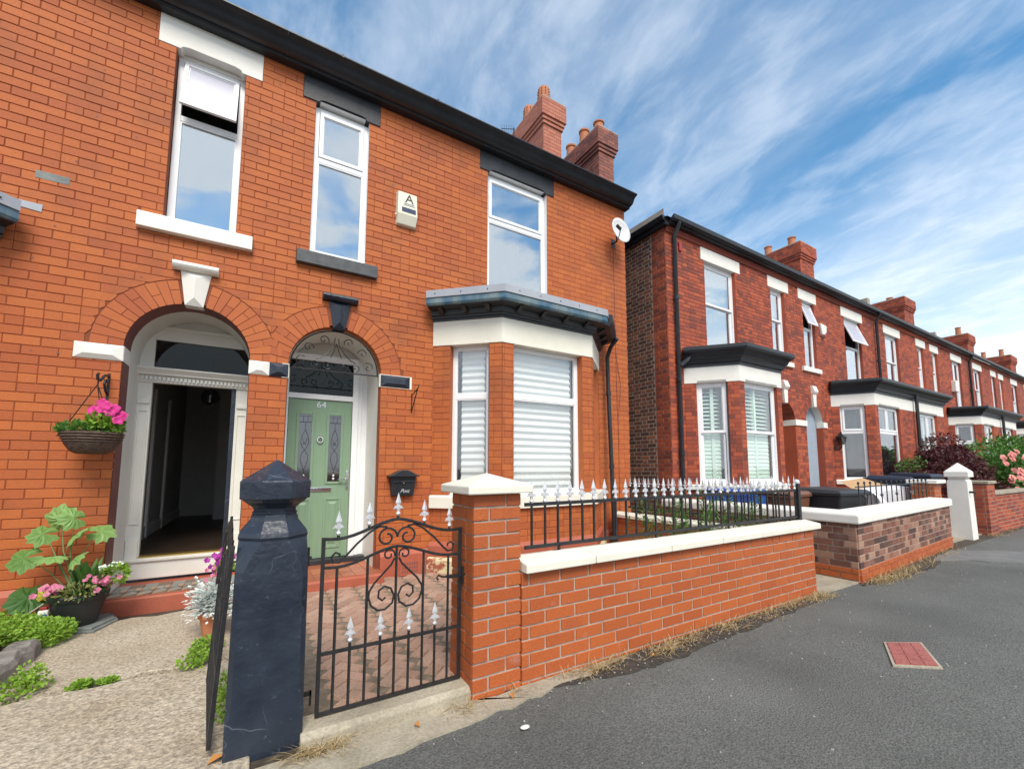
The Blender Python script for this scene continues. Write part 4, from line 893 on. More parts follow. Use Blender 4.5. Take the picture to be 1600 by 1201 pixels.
# mosaic step with red edge
st = MB(F1).prism_u([(yd, .0), (.05, .0), (.05, .155), (.035, .17), (yd, .17)], -1.10, -.115).build('step', 'redpaint', h62, bev=.006)
mm_ = ['tile_a', 'tile_b', 'tile_c', 'tile_a', 'tile_b']
k = 0
for i in range(9):
    a = -1.09 + i * .108
    for (p, mt) in ((((0, 0), (.1, 0), (.1, .1)), 'tile_a'), (((0, 0), (.1, .1), (0, .1)), 'tile_c'), (((0, .105), (.1, .105), (.05, .21)), 'tile_b'), (((0, .11), (.047, .213), (0, .213)), 'tile_a'), (((.1, .11), (.1, .213), (.053, .213)), 'tile_a'), (((0, .218), (.048, .218), (.048, .32), (0, .32)), 'tile_b'), (((.053, .218), (.1, .218), (.1, .32), (.053, .32)), 'tile_c'), (((0, .325), (.1, .325), (.1, .46), (0, .46)), 'tile_a' if i % 2 else 'tile_b')):
        MB(F1).prism_z([(a + x, .0 - y) for x, y in p], .17, .1745).build('step_tile', mt, st)
for i in range(3): MB(F1).box(-1.09 + i * .32, -.78 + i * .32, .004, .032, .17, .176).build('step_edge_tile', 'quarry', st)

# ------------------------------------------------------------------ chimneys
def chimney(house, x0, x1, y0, y1, z0, zt, m, pots, mm='mortar_dark', potm='terracotta'):
    c = MB().box(x0 + .004, x1 - .004, y0 + .004, y1 - .004, z0, zt - .05)
    c.box(x0 - .02, x1 + .02, y0 - .02, y1 + .02, zt - .42, zt - .02)
    c = c.build('chimney', mm, house)
    k = MB()
    def face(f, l, za, zb, dd, ph):
        r, _ = bricks(f, 0, l, za, zb, d0=-.03 , d1=.006, flemish=True, phase=ph)
        for q in r:
            n = len(k.v); qq = (q[0], q[1], q[2], q[3], q[4] + dd, q[5] + dd); k.v += [f.pt(*p) for p in brick_pts(f, *qq)]; k.f += [tuple(i + n for i in g) for g in BF]
    zc = zt - .41
    for za, zb, e in ((z0, zc - .164, 0), (zc - .164, zc - .082, .03), (zc - .082, zc, .055), (zc, zt, .085)):
        if e: k.box(x0 - e, x1 + e, y0 - e, y1 + e, za, zb - .001)
        face(Fr(x0 - e, y0, 1, 0, 0, -1), x1 - x0 + 2 * e, za, zb, e, 0); face(Fr(x0, y1 + e, 0, -1, -1, 0), y1 - y0 + 2 * e, za, zb, e, .1)
    k.build('brick_courses', m, c, fix=False, kind='stuff')
    MB().prism_z([(x0 - .07, y0 - .07), (x1 + .07, y0 - .07), (x1 + .07, y1 + .07), (x0 - .07, y1 + .07)], zt, zt + .05).build('flaunching', 'concrete_s', c, bev=.02)
    for (px_, py_, hp, kind) in pots:
        p = MB(); b = zt + .04
        if kind == 0: p.lathe(px_, py_, [(.15, b), (.135, b + hp * .45), (.155, b + hp * .48), (.155, b + hp * .54), (.14, b + hp * .56), (.135, b + hp * .95), (.12, b + hp), (.09, b + hp)], 18)
        elif kind == 1: p.lathe(px_, py_, [(.14, b), (.115, b + hp * .9), (.14, b + hp * .92), (.14, b + hp), (.11, b + hp), (.10, b + hp * .8)], 18)
        else: p.box(px_ - .15, px_ + .15, py_ - .15, py_ + .15, b, b + hp)
        po = p.build('chimney_pot', potm if kind < 2 else 'concrete_s', c, smooth=True)
        if kind == 0:
            for i in range(10):
                t = 2 * math.pi * i / 10
                for zz in range(3): MB().box(px_ + .134 * math.cos(t) - .012, px_ + .134 * math.cos(t) + .012, py_ + .134 * math.sin(t) - .012, py_ + .134 * math.sin(t) + .012, b + hp * (.62 + zz * .11), b + hp * (.66 + zz * .11)).build('pot_vent', 'maroon', c)
chimney(h64, 4.98, 5.46, 7.15, 8.95, 6.4, 9.40, 'brick_chim', [(5.22, 7.48, .58, 0), (5.22, 8.1, .58, 0)])
# ------------------------------------------------------------------ the red terrace beyond the passage
EAVE2 = 6.03
def terrace(k, x0, x1, side, label, bayspec, col_trim='white', porch='stonewash', lintel_m='white', open_up=(0, 0), blinds=('nets', None), nsingle=0, frontwin=None, splay=True, gable=False, off=0., gut='black', chim=None, lowglass=None, fascia='black', door='greyblue'):
    """side=-1: bay at the left end; +1: bay at the right end. u runs from the bay end."""
    h = thing('terrace_house', label, 'house', ((x0 + x1) / 2, D, .05))
    W = x1 - x0
    f = Fr(x0, D, 1, 0, 0, -1) if side < 0 else Fr(x1, D, -1, 0, 0, -1)
    b0, b1 = .78 + off, 2.16 + off; s0, s1 = 3.60, 4.53
    if off: s0, s1 = 3.59, 4.52
    wb = (b0 + .12, b1 - .18); ws = (s0 + .12, s1 - .20)
    ac, ar = 4.07, .43
    zt = EAVE2 + .02
    bl, br = bayspec['holes']
    holes = [(b0, b1, 5.63, 5.905), (s0, s1, 5.63, 5.905), (wb[0], wb[1], 3.5, 5.64), (ws[0], ws[1], 3.86, 5.64), (s0, s1, 3.755, 3.88), (bl, br, 0, 3.40), (ac - ar, ac + ar, 0, 2.47), (ac - ar - .2, ac + ar + (.2 if ac + ar + .2 < W else W), 2.36, 2.47), (ac - .09, ac + .09, 2.85, 3.25)]
    res, cuts = bricks(f, 0, W, .3, zt, holes, [(ac, 2.47, ar + .2)], h=.0775, L=.228, flemish=True, phase=.04 * k, j=.006)
    cuts.build('cut_brick_courses', 'brick_red', h, kind='stuff')
    sets = [(f, res)]
    bm = backing(MB(f), 0, W, -.05, 6.2, [(wb[0], wb[1], 3.5, 5.66), (ws[0], ws[1], 3.86, 5.66), (bl, br, 0, 3.35), (ac - ar, ac + ar, -.1, 2.47)], [(ac, 2.47, ar + .02)])
    arch_ring(h, f, ac, 2.47, ar, ar + .2, 21, 'brick_red', key=.17, clip=None)
    pd = .16 if porch == 'greyblue' else .40
    soffit(f, ac, 2.47, ar, 2.47, .004, -pd).build('arch_soffit', 'brick_red' if porch != 'greyblue' else 'white', h, fix=False)
    jm = MB(f)
    for q in (ac - ar + .004, ac + ar - .004): jm.add([(q, .004, .05), (q, -pd, .05), (q, -pd, 2.47), (q, .004, 2.47)], [(0, 1, 2, 3)])
    jm.build('jamb', 'brick_red', h, fix=False)
    MB(f).box(ac - ar - .02, ac + ar + .02, -pd - .05, -pd, .05, 3.0).build('porch_back', porch, h)
    dd = MB(f).box(ac - .36, ac + .36, -pd + .002, -pd + .02, .2, 2.2).build('door', door if porch != 'stonewash' else porch, h, bev=.004)
    if porch != 'greyblue': MB(f).box(ac - .25, ac + .25, -pd + .02, -pd + .026, 1.25, 2.0).build('door_panel', 'glass_door', dd)
    MB(f).box(ac - ar + .005, ac + ar - .005, -pd + .001, .1, .05, .17).build('step', 'redpaint', h)
    ks = MB(f).prism([(ac - .06, 2.86), (ac + .06, 2.86), (ac + .09, 3.2), (ac - .09, 3.2)], -.05, .05)
    ks = ks.build('keystone', 'white', h, bev=.006); MB(f).prism_u([(0, 3.2), (.07, 3.2), (.10, 3.25), (.05, 3.40), (0, 3.42)], ac - .10, ac + .10).build('keystone_cap', 'white', ks)
    for a, b in ((ac - ar - .2, ac - ar + .012), (ac + ar - .012, W - .001)):
        MB(f).box(a, b, -pd + .01, .03, 2.35, 2.49).build('impost', 'white', h, bev=.006)
    # upper windows
    for (l0, l1), (w0, w1), od, zb in (((b0, b1), wb, open_up[0], 3.55), ((s0, s1), ws, open_up[1], 3.875)):
        MB(f).box(l0, l1, -.12, .02, 5.632, 5.905).build('lintel', lintel_m, h, bev=.006)
        reveal(h, f, w0, w1, zb, 5.655, .10, 'brick_red')
        st = 'transom' if od else 'sliding'
        window(h, f, w0, w1, zb, 5.63, .07, st, .42 if not od else .4, open_deg=od, gm='glass', top='frost' if od else None, blind=blinds[0], room='room', detail=False, roomd=.7)
    MB(f).prism_u([(-.16, 3.757), (.06, 3.757), (.06, 3.87), (-.16, 3.885)], s0, s1).build('sill', 'white', h, bev=.006)
    # bay
    path = bayspec['path'](f)
    if side > 0: path = path[::-1]
    zs = (.90, 1.02, 2.94, 3.25)
    nseg = len(path) - 1
    for i, (a, b) in enumerate(zip(path, path[1:])):
        ff, l = fr2(a, b); i2 = i if side < 0 else nseg - 1 - i
        wspec = bayspec['win'][i2]
        hs = [(-1, 9, zs[0], zs[1]), (-1, 9, zs[2], 4)]
        if wspec:
            w0, w1 = wspec if side < 0 else (l - wspec[1], l - wspec[0]); hs.append((w0, w1, zs[0], 3))
        r, _ = bricks(ff, .004, l - .004, .3, zs[2], hs, h=.0775, L=.228, flemish=True); sets.append((ff, r))
        q = MB(ff); backing(q, 0, l, .05, 3.3, [hs[2]] if wspec else []); n_ = len(bm.v); bm.v += q.v; bm.f += [tuple(t + n_ for t in fc) for fc in q.f]
        if wspec:
            bk = bayspec.get('blind'); sty = bayspec.get('style', 'transom'); mu = bayspec.get('mull') if i2 == bayspec.get('mi', 1) else None
            reveal(h, ff, w0, w1, 1.0, 2.97, .10, 'brick_red')
            window(h, ff, w0, w1, 1.02, 2.95, .06, sty, bayspec.get('tr', .36), gm=bayspec.get('gm', 'glass_low'), blind=bk, mull=mu, lower=lowglass, detail=False, roomd=.6)
    bm.build('wall', 'mortar_red', h, fix=False)
    if gable:   # side wall along the passage: dark stock brick with a red quoin at the corner
        fg = Fr(x0, D + 8.5, 0, -1, -1, 0); r, _ = bricks(fg, 8.16, 8.496, .1, 6.05, h=.0775, L=.228, flemish=True, j=.008); sets.append((fg, r))
        r2, _ = bricks(fg, .1, 8.155, .1, 6.3, h=.0775, L=.228, flemish=True, j=.016, d1=.004)
        gm_ = backing(MB(fg), 0, 8.49, -.05, 6.4).build('gable_wall', 'mortar_pale', h, fix=False)
        lay(gm_, [(fg, r2)], 'brick_dark', 120)
    lay(h, sets, 'brick_red', nsingle)
    MB().sweep(path, [(-.15, zs[0]), (.05, zs[0]), (.05, zs[1] - .02), (.03, zs[1]), (-.15, zs[1])]).build('bay_sill', 'white', h, bev=.006)
    MB().sweep(path, [(-.12, zs[2]), (.015, zs[2]), (.015, zs[3]), (-.12, zs[3])]).build('bay_lintel', 'white', h, bev=.005)
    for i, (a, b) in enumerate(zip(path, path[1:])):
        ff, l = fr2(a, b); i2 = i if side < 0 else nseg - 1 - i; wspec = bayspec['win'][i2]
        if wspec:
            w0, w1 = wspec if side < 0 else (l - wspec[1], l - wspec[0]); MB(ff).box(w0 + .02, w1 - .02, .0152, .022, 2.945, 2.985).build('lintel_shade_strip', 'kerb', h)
    MB().sweep(path, [(-.05, 3.25), (.03, 3.25), (.03, 3.30), (.07, 3.31), (.09, 3.38), (.13, 3.40), (.16, 3.46), (.21, 3.50), (-.05, 3.50)]).build('bay_cornice', fascia, h)
    MB().sweep(path, [(-.4, 3.501), (.235, 3.501), (.25, 3.54), (.25, 3.60), (.23, 3.60), (-.4, 3.68)]).build('bay_gutter', gut, h)
    # eaves
    MB(f).prism_u([(-.02, 5.912), (.03, 5.912), (.045, 5.94), (.03, 5.97), (.05, 6.0), (.05, EAVE2), (-.02, EAVE2)], 0.001, W - .001).build('brick_string', 'brick_red', h)
    MB(f).box(0.001, W - .001, -.02, .14, EAVE2 + .001, 6.10).build('fascia', fascia, h)
    MB(f).prism_u([(.142, 6.06), (.18, 6.06), (.225, 6.09), (.235, 6.165), (.215, 6.165), (.142, 6.11)], 0.001, W - .001).build('gutter', 'black', h)
    xr = x0 + 4.2 if gable else x0
    if gable:
        MB(Fr(x0, D + 8.7, 0, -1, -1, 0)).prism_u([(-.02, 6.0), (.10, 6.0), (.10, 6.06), (.16, 6.07), (.19, 6.15), (-.02, 6.15)], 0, 8.8).build('side_eaves', fascia, h)
    MB().add([(x0 - (.12 if gable else 0), D - .16, 6.12), (x1, D - .18, 6.14), (x1, D + 4.4, 9.0), (xr, D + 4.4, 9.0), (x1, D + 9, 6.1), (x0 - (.15 if gable else 0), D + 9, 6.1)], [(0, 1, 2, 3), (3, 2, 4, 5), (0, 3, 5), (1, 2, 4)]).build('roof', 'slate', h, fix=False)
    return h, f
def single_path(f): return [f.pt(.41, 0, 0)[:2], f.pt(1.03, .74, 0)[:2], f.pt(2.47, .74, 0)[:2], f.pt(3.08, 0, 0)[:2]]
def double_path(f): return [f.pt(.001, .78, 0)[:2], f.pt(2.62, .78, 0)[:2], f.pt(3.12, 0, 0)[:2]]
single = dict(holes=(.45, 3.04), path=single_path, win=[(.22, .76), (.15, 1.28), (.2, .75)], blind='shutter', style='sliding', tr=.49, gm='glass_low')
dbl3 = dict(holes=(-.1, 3.08), path=double_path, win=[(1.02, 2.42), (.2, .74)], blind=None, tr=.36, mull=.48, mi=0, gm='glass_low')
dbl4 = dict(holes=(-.1, 3.08), path=double_path, win=[(.22, 2.0), (.2, .74)], blind='curtain_r', tr=.6, mull=.6, mi=0, gm='glass_low')
H2, F2 = terrace(0, 6.55, 11.3, -1, 'red brick end terrace with louvred shutters in its black and white bay', single, nsingle=300, blinds=('nets', None), gable=True, off=.29, lowglass='glass_low')
H3, F3 = terrace(1, 11.3, 16.08, 1, 'red brick terrace house with grey blue porch and upper windows tilted open', dbl3, porch='greyblue', open_up=(20, 17), blinds=('curtain_r', None), nsingle=120)
H4, F4 = terrace(2, 16.08, 20.84, -1, 'red terrace house rising behind the purple maple', dbl4, blinds=('curtain', None))
H5, F5 = terrace(3, 20.84, 25.6, 1, 'red terrace house with a white box beside its upper window', dict(dbl3, win=[(1.0, 2.3), (.2, .74)]), blinds=('curtain', None))
H6, F6 = terrace(4, 25.6, 30.36, -1, 'red terrace house with a pale white board under its eaves', dbl4, blinds=('nets', None), fascia='black')
H7, F7 = terrace(5, 30.36, 35.1, 1, 'red terrace house between the white eaves board and the last chimney seen', dbl3, blinds=('nets', None))
H8, F8 = terrace(6, 35.1, 39.9, -1, 'red terrace house beyond the last chimney but one', dbl4, blinds=('nets', None))
H9, F9 = terrace(7, 39.9, 44.6, 1, 'red terrace house at the far end of the row seen', dbl3, blinds=('nets', None))
MB(F6).box(.1, 3.0, .141, .16, 6.03, 6.09).build('eaves_board', 'white', H6)
MB(F5).box(2.0, 2.35, .0, .15, 4.3, 4.75).build('wall_box', 'white', H5, bev=.02)
chimney(H2, 6.58, 7.05, 7.15, 8.95, 6.4, 9.42, 'brick_soot', [(6.82, 7.4, .38, 1), (6.82, 7.95, .55, 1), (6.82, 8.5, .5, 1)])
chimney(H3, 15.95, 16.9, 7.15, 8.7, 6.4, 9.25, 'brick_red', [(16.3, 7.55, .42, 1), (16.3, 8.4, .45, 1)], 'mortar_red')
chimney(H5, 25.5, 26.7, 7.15, 8.8, 6.4, 9.3, 'brick_red', [(25.9, 8.75, .5, 2), (26.0, 7.8, .25, 1)], 'mortar_red')
chimney(H7, 35.2, 36.4, 7.15, 8.8, 6.4, 9.15, 'brick_red', [(35.7, 7.6, .55, 1), (35.5, 8.7, .5, 2)], 'mortar_red')
chimney(H9, 45.1, 46.7, 7.15, 8.8, 6.4, 9.25, 'brick_red', [(45.6, 7.6, .55, 1), (45.6, 8.5, .55, 1)], 'mortar_red')
def drain(h, x, z1=6.08, y=D - .07, r=.04):
    p = MB().tube([(x, y - .12, z1), (x, y - .1, z1 - .08), (x, y, z1 - .22), (x, y, .15)], r, 8).build('downpipe', 'black', h, smooth=True)
    for z in (4.6, 3.0, 1.6): MB().tube([(x, y, z - .04), (x, y, z + .04)], r + .012, 8).build('pipe_collar', 'black', p)
drain(H2, 6.74); drain(H4, 16.16, y=D - .08); drain(H6, 25.68)
MB().tube([(16.12, 4.42, 3.45), (16.12, 4.44, .2)], .045, 8).build('downpipe', 'iron', H4); MB().tube([(25.64, 4.42, 3.45), (25.64, 4.44, .2)], .045, 8).build('downpipe', 'iron', H6)
# elbow from the bay gutter into the downpipe, end terrace
MB().tube([(7.0, 5.12, 3.50), (6.86, 5.14, 3.36), (6.76, 5.21, 3.26)], .045, 8).build('bay_outlet', 'black', H2)
MB(F2).box(.37, .45, .002, .04, 5.62, 5.78).build('vent_box', 'redplastic', H2)
MB().tube([(6.5, 6.9, .2), (6.5, 6.9, 1.9), (6.48, 7.3, 2.1)], .022, 6).build('gas_pipe', 'iron', H2)

# ------------------------------------------------------------------ garden walls
def wall_run(root, f, l, z0, zt, m, L=.225, h=.075, th=.22, n=300, ends=(True, True), j=.0095, phase=0., flem=False, sets=None):
    MB(f).box(.006, l - .006, -th + .006, -.006, -.05, zt - .004).build('wall_core', 'mortar_wall', root)
    s = []
    r, _ = bricks(f, 0, l, z0, zt, h=h, L=L, j=j, d0=-.05, d1=.0, head=.02, phase=phase, flemish=flem); s.append((f, r))
    fb = Fr(*f.pt(l, -th, 0)[:2], -f.dx, -f.dy, -f.nx, -f.ny); r, _ = bricks(fb, 0, l, z0, zt, h=h, L=L, j=j, d0=-.05, d1=0, head=.02, phase=phase, flemish=flem); s.append((fb, r))
    for e, (u, sg) in zip(ends, ((0, -1), (l, 1))):
        if e:
            fe = Fr(*f.pt(u, -th if sg < 0 else 0, 0)[:2], f.nx * (1 if sg < 0 else -1), f.ny * (1 if sg < 0 else -1), f.dx * sg, f.dy * sg)
            r, _ = bricks(fe, .0515, th - .0515, z0, zt, h=h, L=L, j=j, d0=-.05, d1=0, head=0, phase=.11); s.append((fe, r))
    if sets is not None: sets += s
    else: lay(root, s, m, n)
def coping(root, f, l, z0, z1, over, th, m, pieces, base=0.):
    u = base; 
    for k, w_ in enumerate(pieces):
        mb = MB(f); a, b = u + .003, u + w_ - .003
        mb.prism_u([(-th - over, z0), (over, z0), (over, z1 - .03), (-th / 2, z1), (-th - over, z1 - .03)], a, b)
        o = mb.build('coping', m, root, bev=.007); o.rotation_euler.x = 0
        u += w_
# the wall with its pillar in front of the bay
gw = thing('garden_wall', 'orange brick garden wall with cream coping and capped gate pillar', 'garden wall', (3.1, 2.45, 0))
fw, lw = fr2((1.445, 2.35), (5.10, 2.33))
sets = []
wall_run(gw, fw, lw, -.06, .68, 'brick_wall', L=.243, h=.0815, th=.215, sets=sets, ends=(False, True), phase=.06)
# pillar, one and a half bricks square
fp, lp_ = fr2((1.115, 2.352), (1.444, 2.352))
MB(fp).box(.007, lp_ - .007, -.325, -.007, -.05, 1.175).build('pillar_core', 'mortar_wall', gw)
for i in range(15):
    za = -.045 + i * .0813; zb = za + .0813; jj = .005
    def bb(u0, u1, d0, d1): return (u0, u1, za + jj, zb - jj, d0, d1 + R.uniform(-.0015, .0015))
    s_ = .105 if i % 2 else lp_ - .105
    fl = Fr(1.115, 2.352 + .33, 0, -1, -1, 0); frr = Fr(1.444, 2.352, 0, 1, 1, 0)
    sets.append((fp, [bb(0, s_ - jj, -.10, 0), bb(s_ + jj, lp_, -.10, 0)]))
    sets.append((fl, [bb(0, (.33 - s_) - jj if i % 2 else .12, -.05, 0), bb((.33 - s_) + jj if i % 2 else .13, .33 - .102, -.05, 0)]))
    sets.append((frr, [bb(.102, .21, -.05, 0), bb(.22, .33, -.05, 0)]))
lay(gw, sets, 'brick_wall', 300)
coping(gw, Fr(0, 2.345, 1, 0, 0, -1), 0, .68, .765, .05, .215, 'cream', [.57, .78, .66, .62, .68, .44], base=1.45)
cp = MB(); cx, cy = 1.28, 2.352 + .165; a = .225
cp.add([(cx - a, cy - a, 1.176), (cx + a, cy - a, 1.176), (cx + a, cy + a, 1.176), (cx - a, cy + a, 1.176), (cx - a, cy - a, 1.225), (cx + a, cy - a, 1.225), (cx + a, cy + a, 1.225), (cx - a, cy + a, 1.225), (cx, cy, 1.30)], [(3, 2, 1, 0), (0, 1, 5, 4), (1, 2, 6, 5), (2, 3, 7, 6), (3, 0, 4, 7), (4, 5, 8), (5, 6, 8), (6, 7, 8), (7, 4, 8)])
cp.build('pillar_cap', 'cream', gw, bev=.008)
# its side wall running back to the house
sw = thing('side_wall', 'low orange brick side wall with cream coping beside the passage', 'garden wall', (5.1, 3.9, 0))
fs, ls = fr2((4.905, 5.15), (4.905, 2.56))    # faces the yard
fs.nx, fs.ny = -1, 0
wall_run(sw, fs, ls, -.05, .56, 'brick_wall', L=.243, h=.0815, th=.2, n=140, ends=(True, False))
coping(sw, Fr(5.105, 5.15, 0, -1, 1, 0), 0, .56, .64, .04, .2, 'cream', [.64, .65, .65, .65])

# railings: bars with silver spear heads between two rails
def spear_mb(s=1.):
    mb = MB(); 
    w, t = .0155 * s, .006 * s
    mb.add([(0, 0, .145 * s), (w, 0, .075 * s), (0, t, .075 * s), (-w, 0, .075 * s), (0, -t, .075 * s), (0, 0, .045 * s)], [(0, 1, 2), (0, 2, 3), (0, 3, 4), (0, 4, 1), (5, 2, 1), (5, 3, 2), (5, 4, 3), (5, 1, 4)])
    for sg in (-1, 1):
        mb.add([(0, -t, .06 * s), (0, t, .06 * s), (sg * .018 * s, t, .052 * s), (sg * .018 * s, -t, .052 * s), (sg * .030 * s, 0, .030 * s), (sg * .017 * s, t, .036 * s), (sg * .017 * s, -t, .036 * s), (0, t, .025 * s), (0, -t, .025 * s)], [(0, 1, 2, 3), (3, 2, 4), (2, 5, 4), (5, 6, 4), (6, 3, 4), (5, 7, 8, 6), (1, 7, 5, 2), (0, 3, 6, 8)])
    mb.lathe(0, 0, [(.008 * s, -.012 * s), (.013 * s, .0), (.008 * s, .012 * s), (.009 * s, .045 * s)], 8)
    return mb
sp_me = bpy.data.meshes.new('spear_head'); q = spear_mb(); q.v = [(x * 1.3, y * 1.2, z) for x, y, z in q.v]; sp_me.from_pydata(q.v, [], q.f); sp_me.materials.append(M['silver'])
def spear(parent, x, y, z, s=1., rz=0.):
    o = bpy.data.objects.new('spear_head', sp_me); col.objects.link(o); o.parent = parent
    o.location = Vector((x, y, z)) - ORG[parent.name]; o.scale = (s, s, s); o.rotation_euler = (0, 0, rz + R.gauss(0, .1)); return o
def railing(name, label, f, l, n, zb, zl, zh, zs, base, endpost=True, s=1., cat='railing', group=None):
    root = thing(name, label, cat, f.pt(l / 2, 0, zb), group)
    MB(f).box(0, l, -.008, .008, zl - .012, zl + .012).build('rail', 'iron', root); MB(f).box(0, l, -.008, .008, zh - .012, zh + .012).build('rail', 'iron', root)
    for i in range(n):
        u = (i + .5) / n * l; p = f.pt(u, 0, 0)
        b = MB(f).box(u - .0065, u + .0065, -.0065, .0065, zl, zs).build('bar', 'iron', root)
        spear(b, p[0], p[1], zs + .006, s, math.atan2(f.dy, f.dx))
    for i in (.08, .36, .64, .95):
        u = i * l; MB(f).box(u - .008, u + .008, -.008, .008, base, zl).box(u - .028, u + .028, -.028, .028, base, base + .012).build('foot', 'iron', root)
    if endpost:
        p = f.pt(l, 0, 0); ep = MB(f).box(l - .024, l + .024, -.024, .024, base - .03, zs + .05).build('end_post', 'iron', root)
        MB().lathe(p[0], p[1], [(.012, zs + .05), (.028, zs + .06), (.032, zs + .078), (.022, zs + .098), (.006, zs + .105)], 12).build('ball_top', 'silver', ep, smooth=True)
    return root
railing('railing', 'black railing with silver spear heads along the cream coping', Fr(1.56, 2.49, 1, -.006), 3.54, 32, .75, .80, 1.085, 1.10, .745)
railing('railing', 'black spear topped railing on the side wall beside the passage', Fr(5.005, 4.92, 0, -1, 1, 0), 2.40, 26, .63, .72, 1.03, 1.045, .62, endpost=False, s=.95)

# ------------------------------------------------------------------ gate posts and gates
gp = thing('gate_post', 'weathered navy stone gate post with faceted pointed cap', 'gate post', (.093, 2.57, 0))
cx, cy = .093, 2.565; A = .158
def octa(a, c): # square side a with corners cut by c
    return [(-a + c, -a), (a - c, -a), (a, -a + c), (a, a - c), (a - c, a), (-a + c, a), (-a, a - c), (-a, -a + c)]
def loft(mb, rings):
    n0 = len(mb.v); k = 8
    for z, a, c in rings: mb.v += [(cx + x, cy + y, z) for x, y in octa(a, c)]
    for i in range(len(rings) - 1):
        for j_ in range(k): mb.f.append((n0 + i * k + j_, n0 + i * k + (j_ + 1) % k, n0 + (i + 1) * k + (j_ + 1) % k, n0 + (i + 1) * k + j_))
    mb.f.append(tuple(n0 + j_ for j_ in range(k - 1, -1, -1))); mb.f.append(tuple(n0 + (len(rings) - 1) * k + j_ for j_ in range(k)))
    return mb
sh = loft(MB(), [(-.08, A, .004), (.18, A, .004), (.24, A, .022), (.80, A - .004, .026), (.85, A - .005, .034), (.90, A - .006, .052), (.94, A - .007, .070), (.97, A - .009, .084), (.985, A - .010, .09), (1.0, A - .006, .092), (1.02, A - .012, .088), (1.075, A - .052, .060), (1.095, A - .056, .058), (1.10, A - .062, .055), (1.115, A - .058, .058)])
sh.build('shaft', 'navy', gp, bev=.006)
loft(MB(), [(1.112, A - .066, .052), (1.135, A - .064, .054), (1.15, A - .05, .062), (1.165, A - .03, .072), (1.182, A - .015, .08)]).build('neck', 'navy', gp, bev=.004)
loft(MB(), [(1.181, A - .004, .09), (1.268, A - .002, .092), (1.272, A - .006, .09), (1.375, .006, .003)]).build('cap', 'navy', gp, bev=.004)
MB().box(.252, .285, 2.66, 2.672, .84, .85).box(.262, .274, 2.655, 2.675, .80, .90).build('latch_keep', 'iron', gp)
MB().box(.252, .30, 2.55, 2.565, .17, .19).box(.29, .30, 2.55, 2.565, .12, .19).build('stop_hook', 'iron', gp)

def gate(name, label, x0, y0, rot, spears=True):
    root = thing(name, label, 'gate', (0, 0, 0))
    def g3(u, z, d=0): return (u, d, z)
    t = .0085
    def bar(pts, r=.0075, nm='bar', n=6): return MB().tube([g3(*p) for p in pts], r, n).build(nm, 'iron', root)
    MB().box(0, .018, -.009, .009, .0, .885).build('stile', 'iron', root); MB().box(.772, .79, -.009, .009, .0, .885).build('stile', 'iron', root)
    MB().box(.018, .772, -.008, .008, .0, .016).build('bottom_rail', 'iron', root); MB().box(.018, .772, -.008, .008, .292, .308).build('middle_rail', 'iron', root)
    def curve(z0, zc, n=20):
        out = []
        for k in range(n + 1):
            u = .79 * k / n; q = abs(u - .395) / .395; e = .5 + .5 * math.cos(math.pi * min(1, q * 1.12)); out.append((u, z0 + (zc - z0) * e - .012 * math.sin(math.pi * q)))
        return out
    bar(curve(.88, .962), .009, 'top_rail'); bar(curve(.733, .81), .008, 'upper_rail')
    def cz(u, c): return min(c, key=lambda p: abs(p[0] - u))[1]
    c1, c2 = curve(.88, .962, 80), curve(.733, .81, 80)
    for u in (.08, .236, .393, .552, .706): bar([(u, .008), (u, cz(u, c2))])
    for u in (.157, .314, .473, .627):
        b = bar([(u, .008), (u, .345)]); spears and spear(b, u, 0, .345, .82)
    for u in (.08, .238, .396, .552, .710):
        b = bar([(u, cz(u, c1)), (u, cz(u, c1) + .028)], nm='finial_stub'); spears and spear(b, u, 0, cz(u, c1) + .03, .82)
    def sc_(cx, cz_, r, a0, a1, n=22, rmin=.2, nm='scroll'):
        pts = []
        for k in range(n + 1):
            q = k / n; a = rad(a0 + (a1 - a0) * q); rr = r * (1 - (1 - rmin) * q); pts.append((cx + rr * math.cos(a), cz_ + rr * math.sin(a)))
        return pts
    for s_ in (-1, 1):
        m = lambda pts: [(.395 + s_ * p[0], p[1]) for p in pts]
        bar(m(sc_(.058, .862, .058, 180, -270, rmin=.32)), .006, 'scroll')                       # big volutes under the crown
        bar(m([(.058, .92), (.10, .925), (.15, .90), (.22, .84), (.28, .775), (.305, .752), (.335, .755), (.345, .785), (.325, .805), (.305, .795), (.305, .78)]), .006, 'scroll')
        bar(m(sc_(.045, .765, .034, 200, -200, rmin=.35)), .005, 'scroll')
        bar(m([(.012, .745), (.03, .71), (.07, .67), (.12, .62), (.148, .575), (.15, .545), (.135, .50), (.10, .472), (.06, .47), (.02, .50), (.012, .54), (.03, .58), (.065, .595), (.095, .575), (.098, .54), (.075, .52), (.058, .535)]), .006, 'scroll')
    MB().box(.70, .83, -.014, .014, .59, .607).box(.79, .85, -.02, .02, .55, .65).build('hinge', 'iron', root)
    bar([(.71, .60), (.67, .602), (.645, .615), (.635, .60), (.645, .588)], .006, 'latch')
    root.location = (x0, y0, .082); root.rotation_euler = (0, 0, rot)
    return root
gate('garden_gate', 'black wrought iron gate with scrolls and silver spears, closed', .312, 2.50, 0)
gate('garden_gate', 'black wrought iron gate standing open edge on behind the navy post', -.120, 2.47, rad(94.5), False)
og = [o for o in col.objects if o.name.startswith('garden_gate')][-1]; og.rotation_euler = (rad(3.0), 0, rad(94.5))
MB_ = MB()

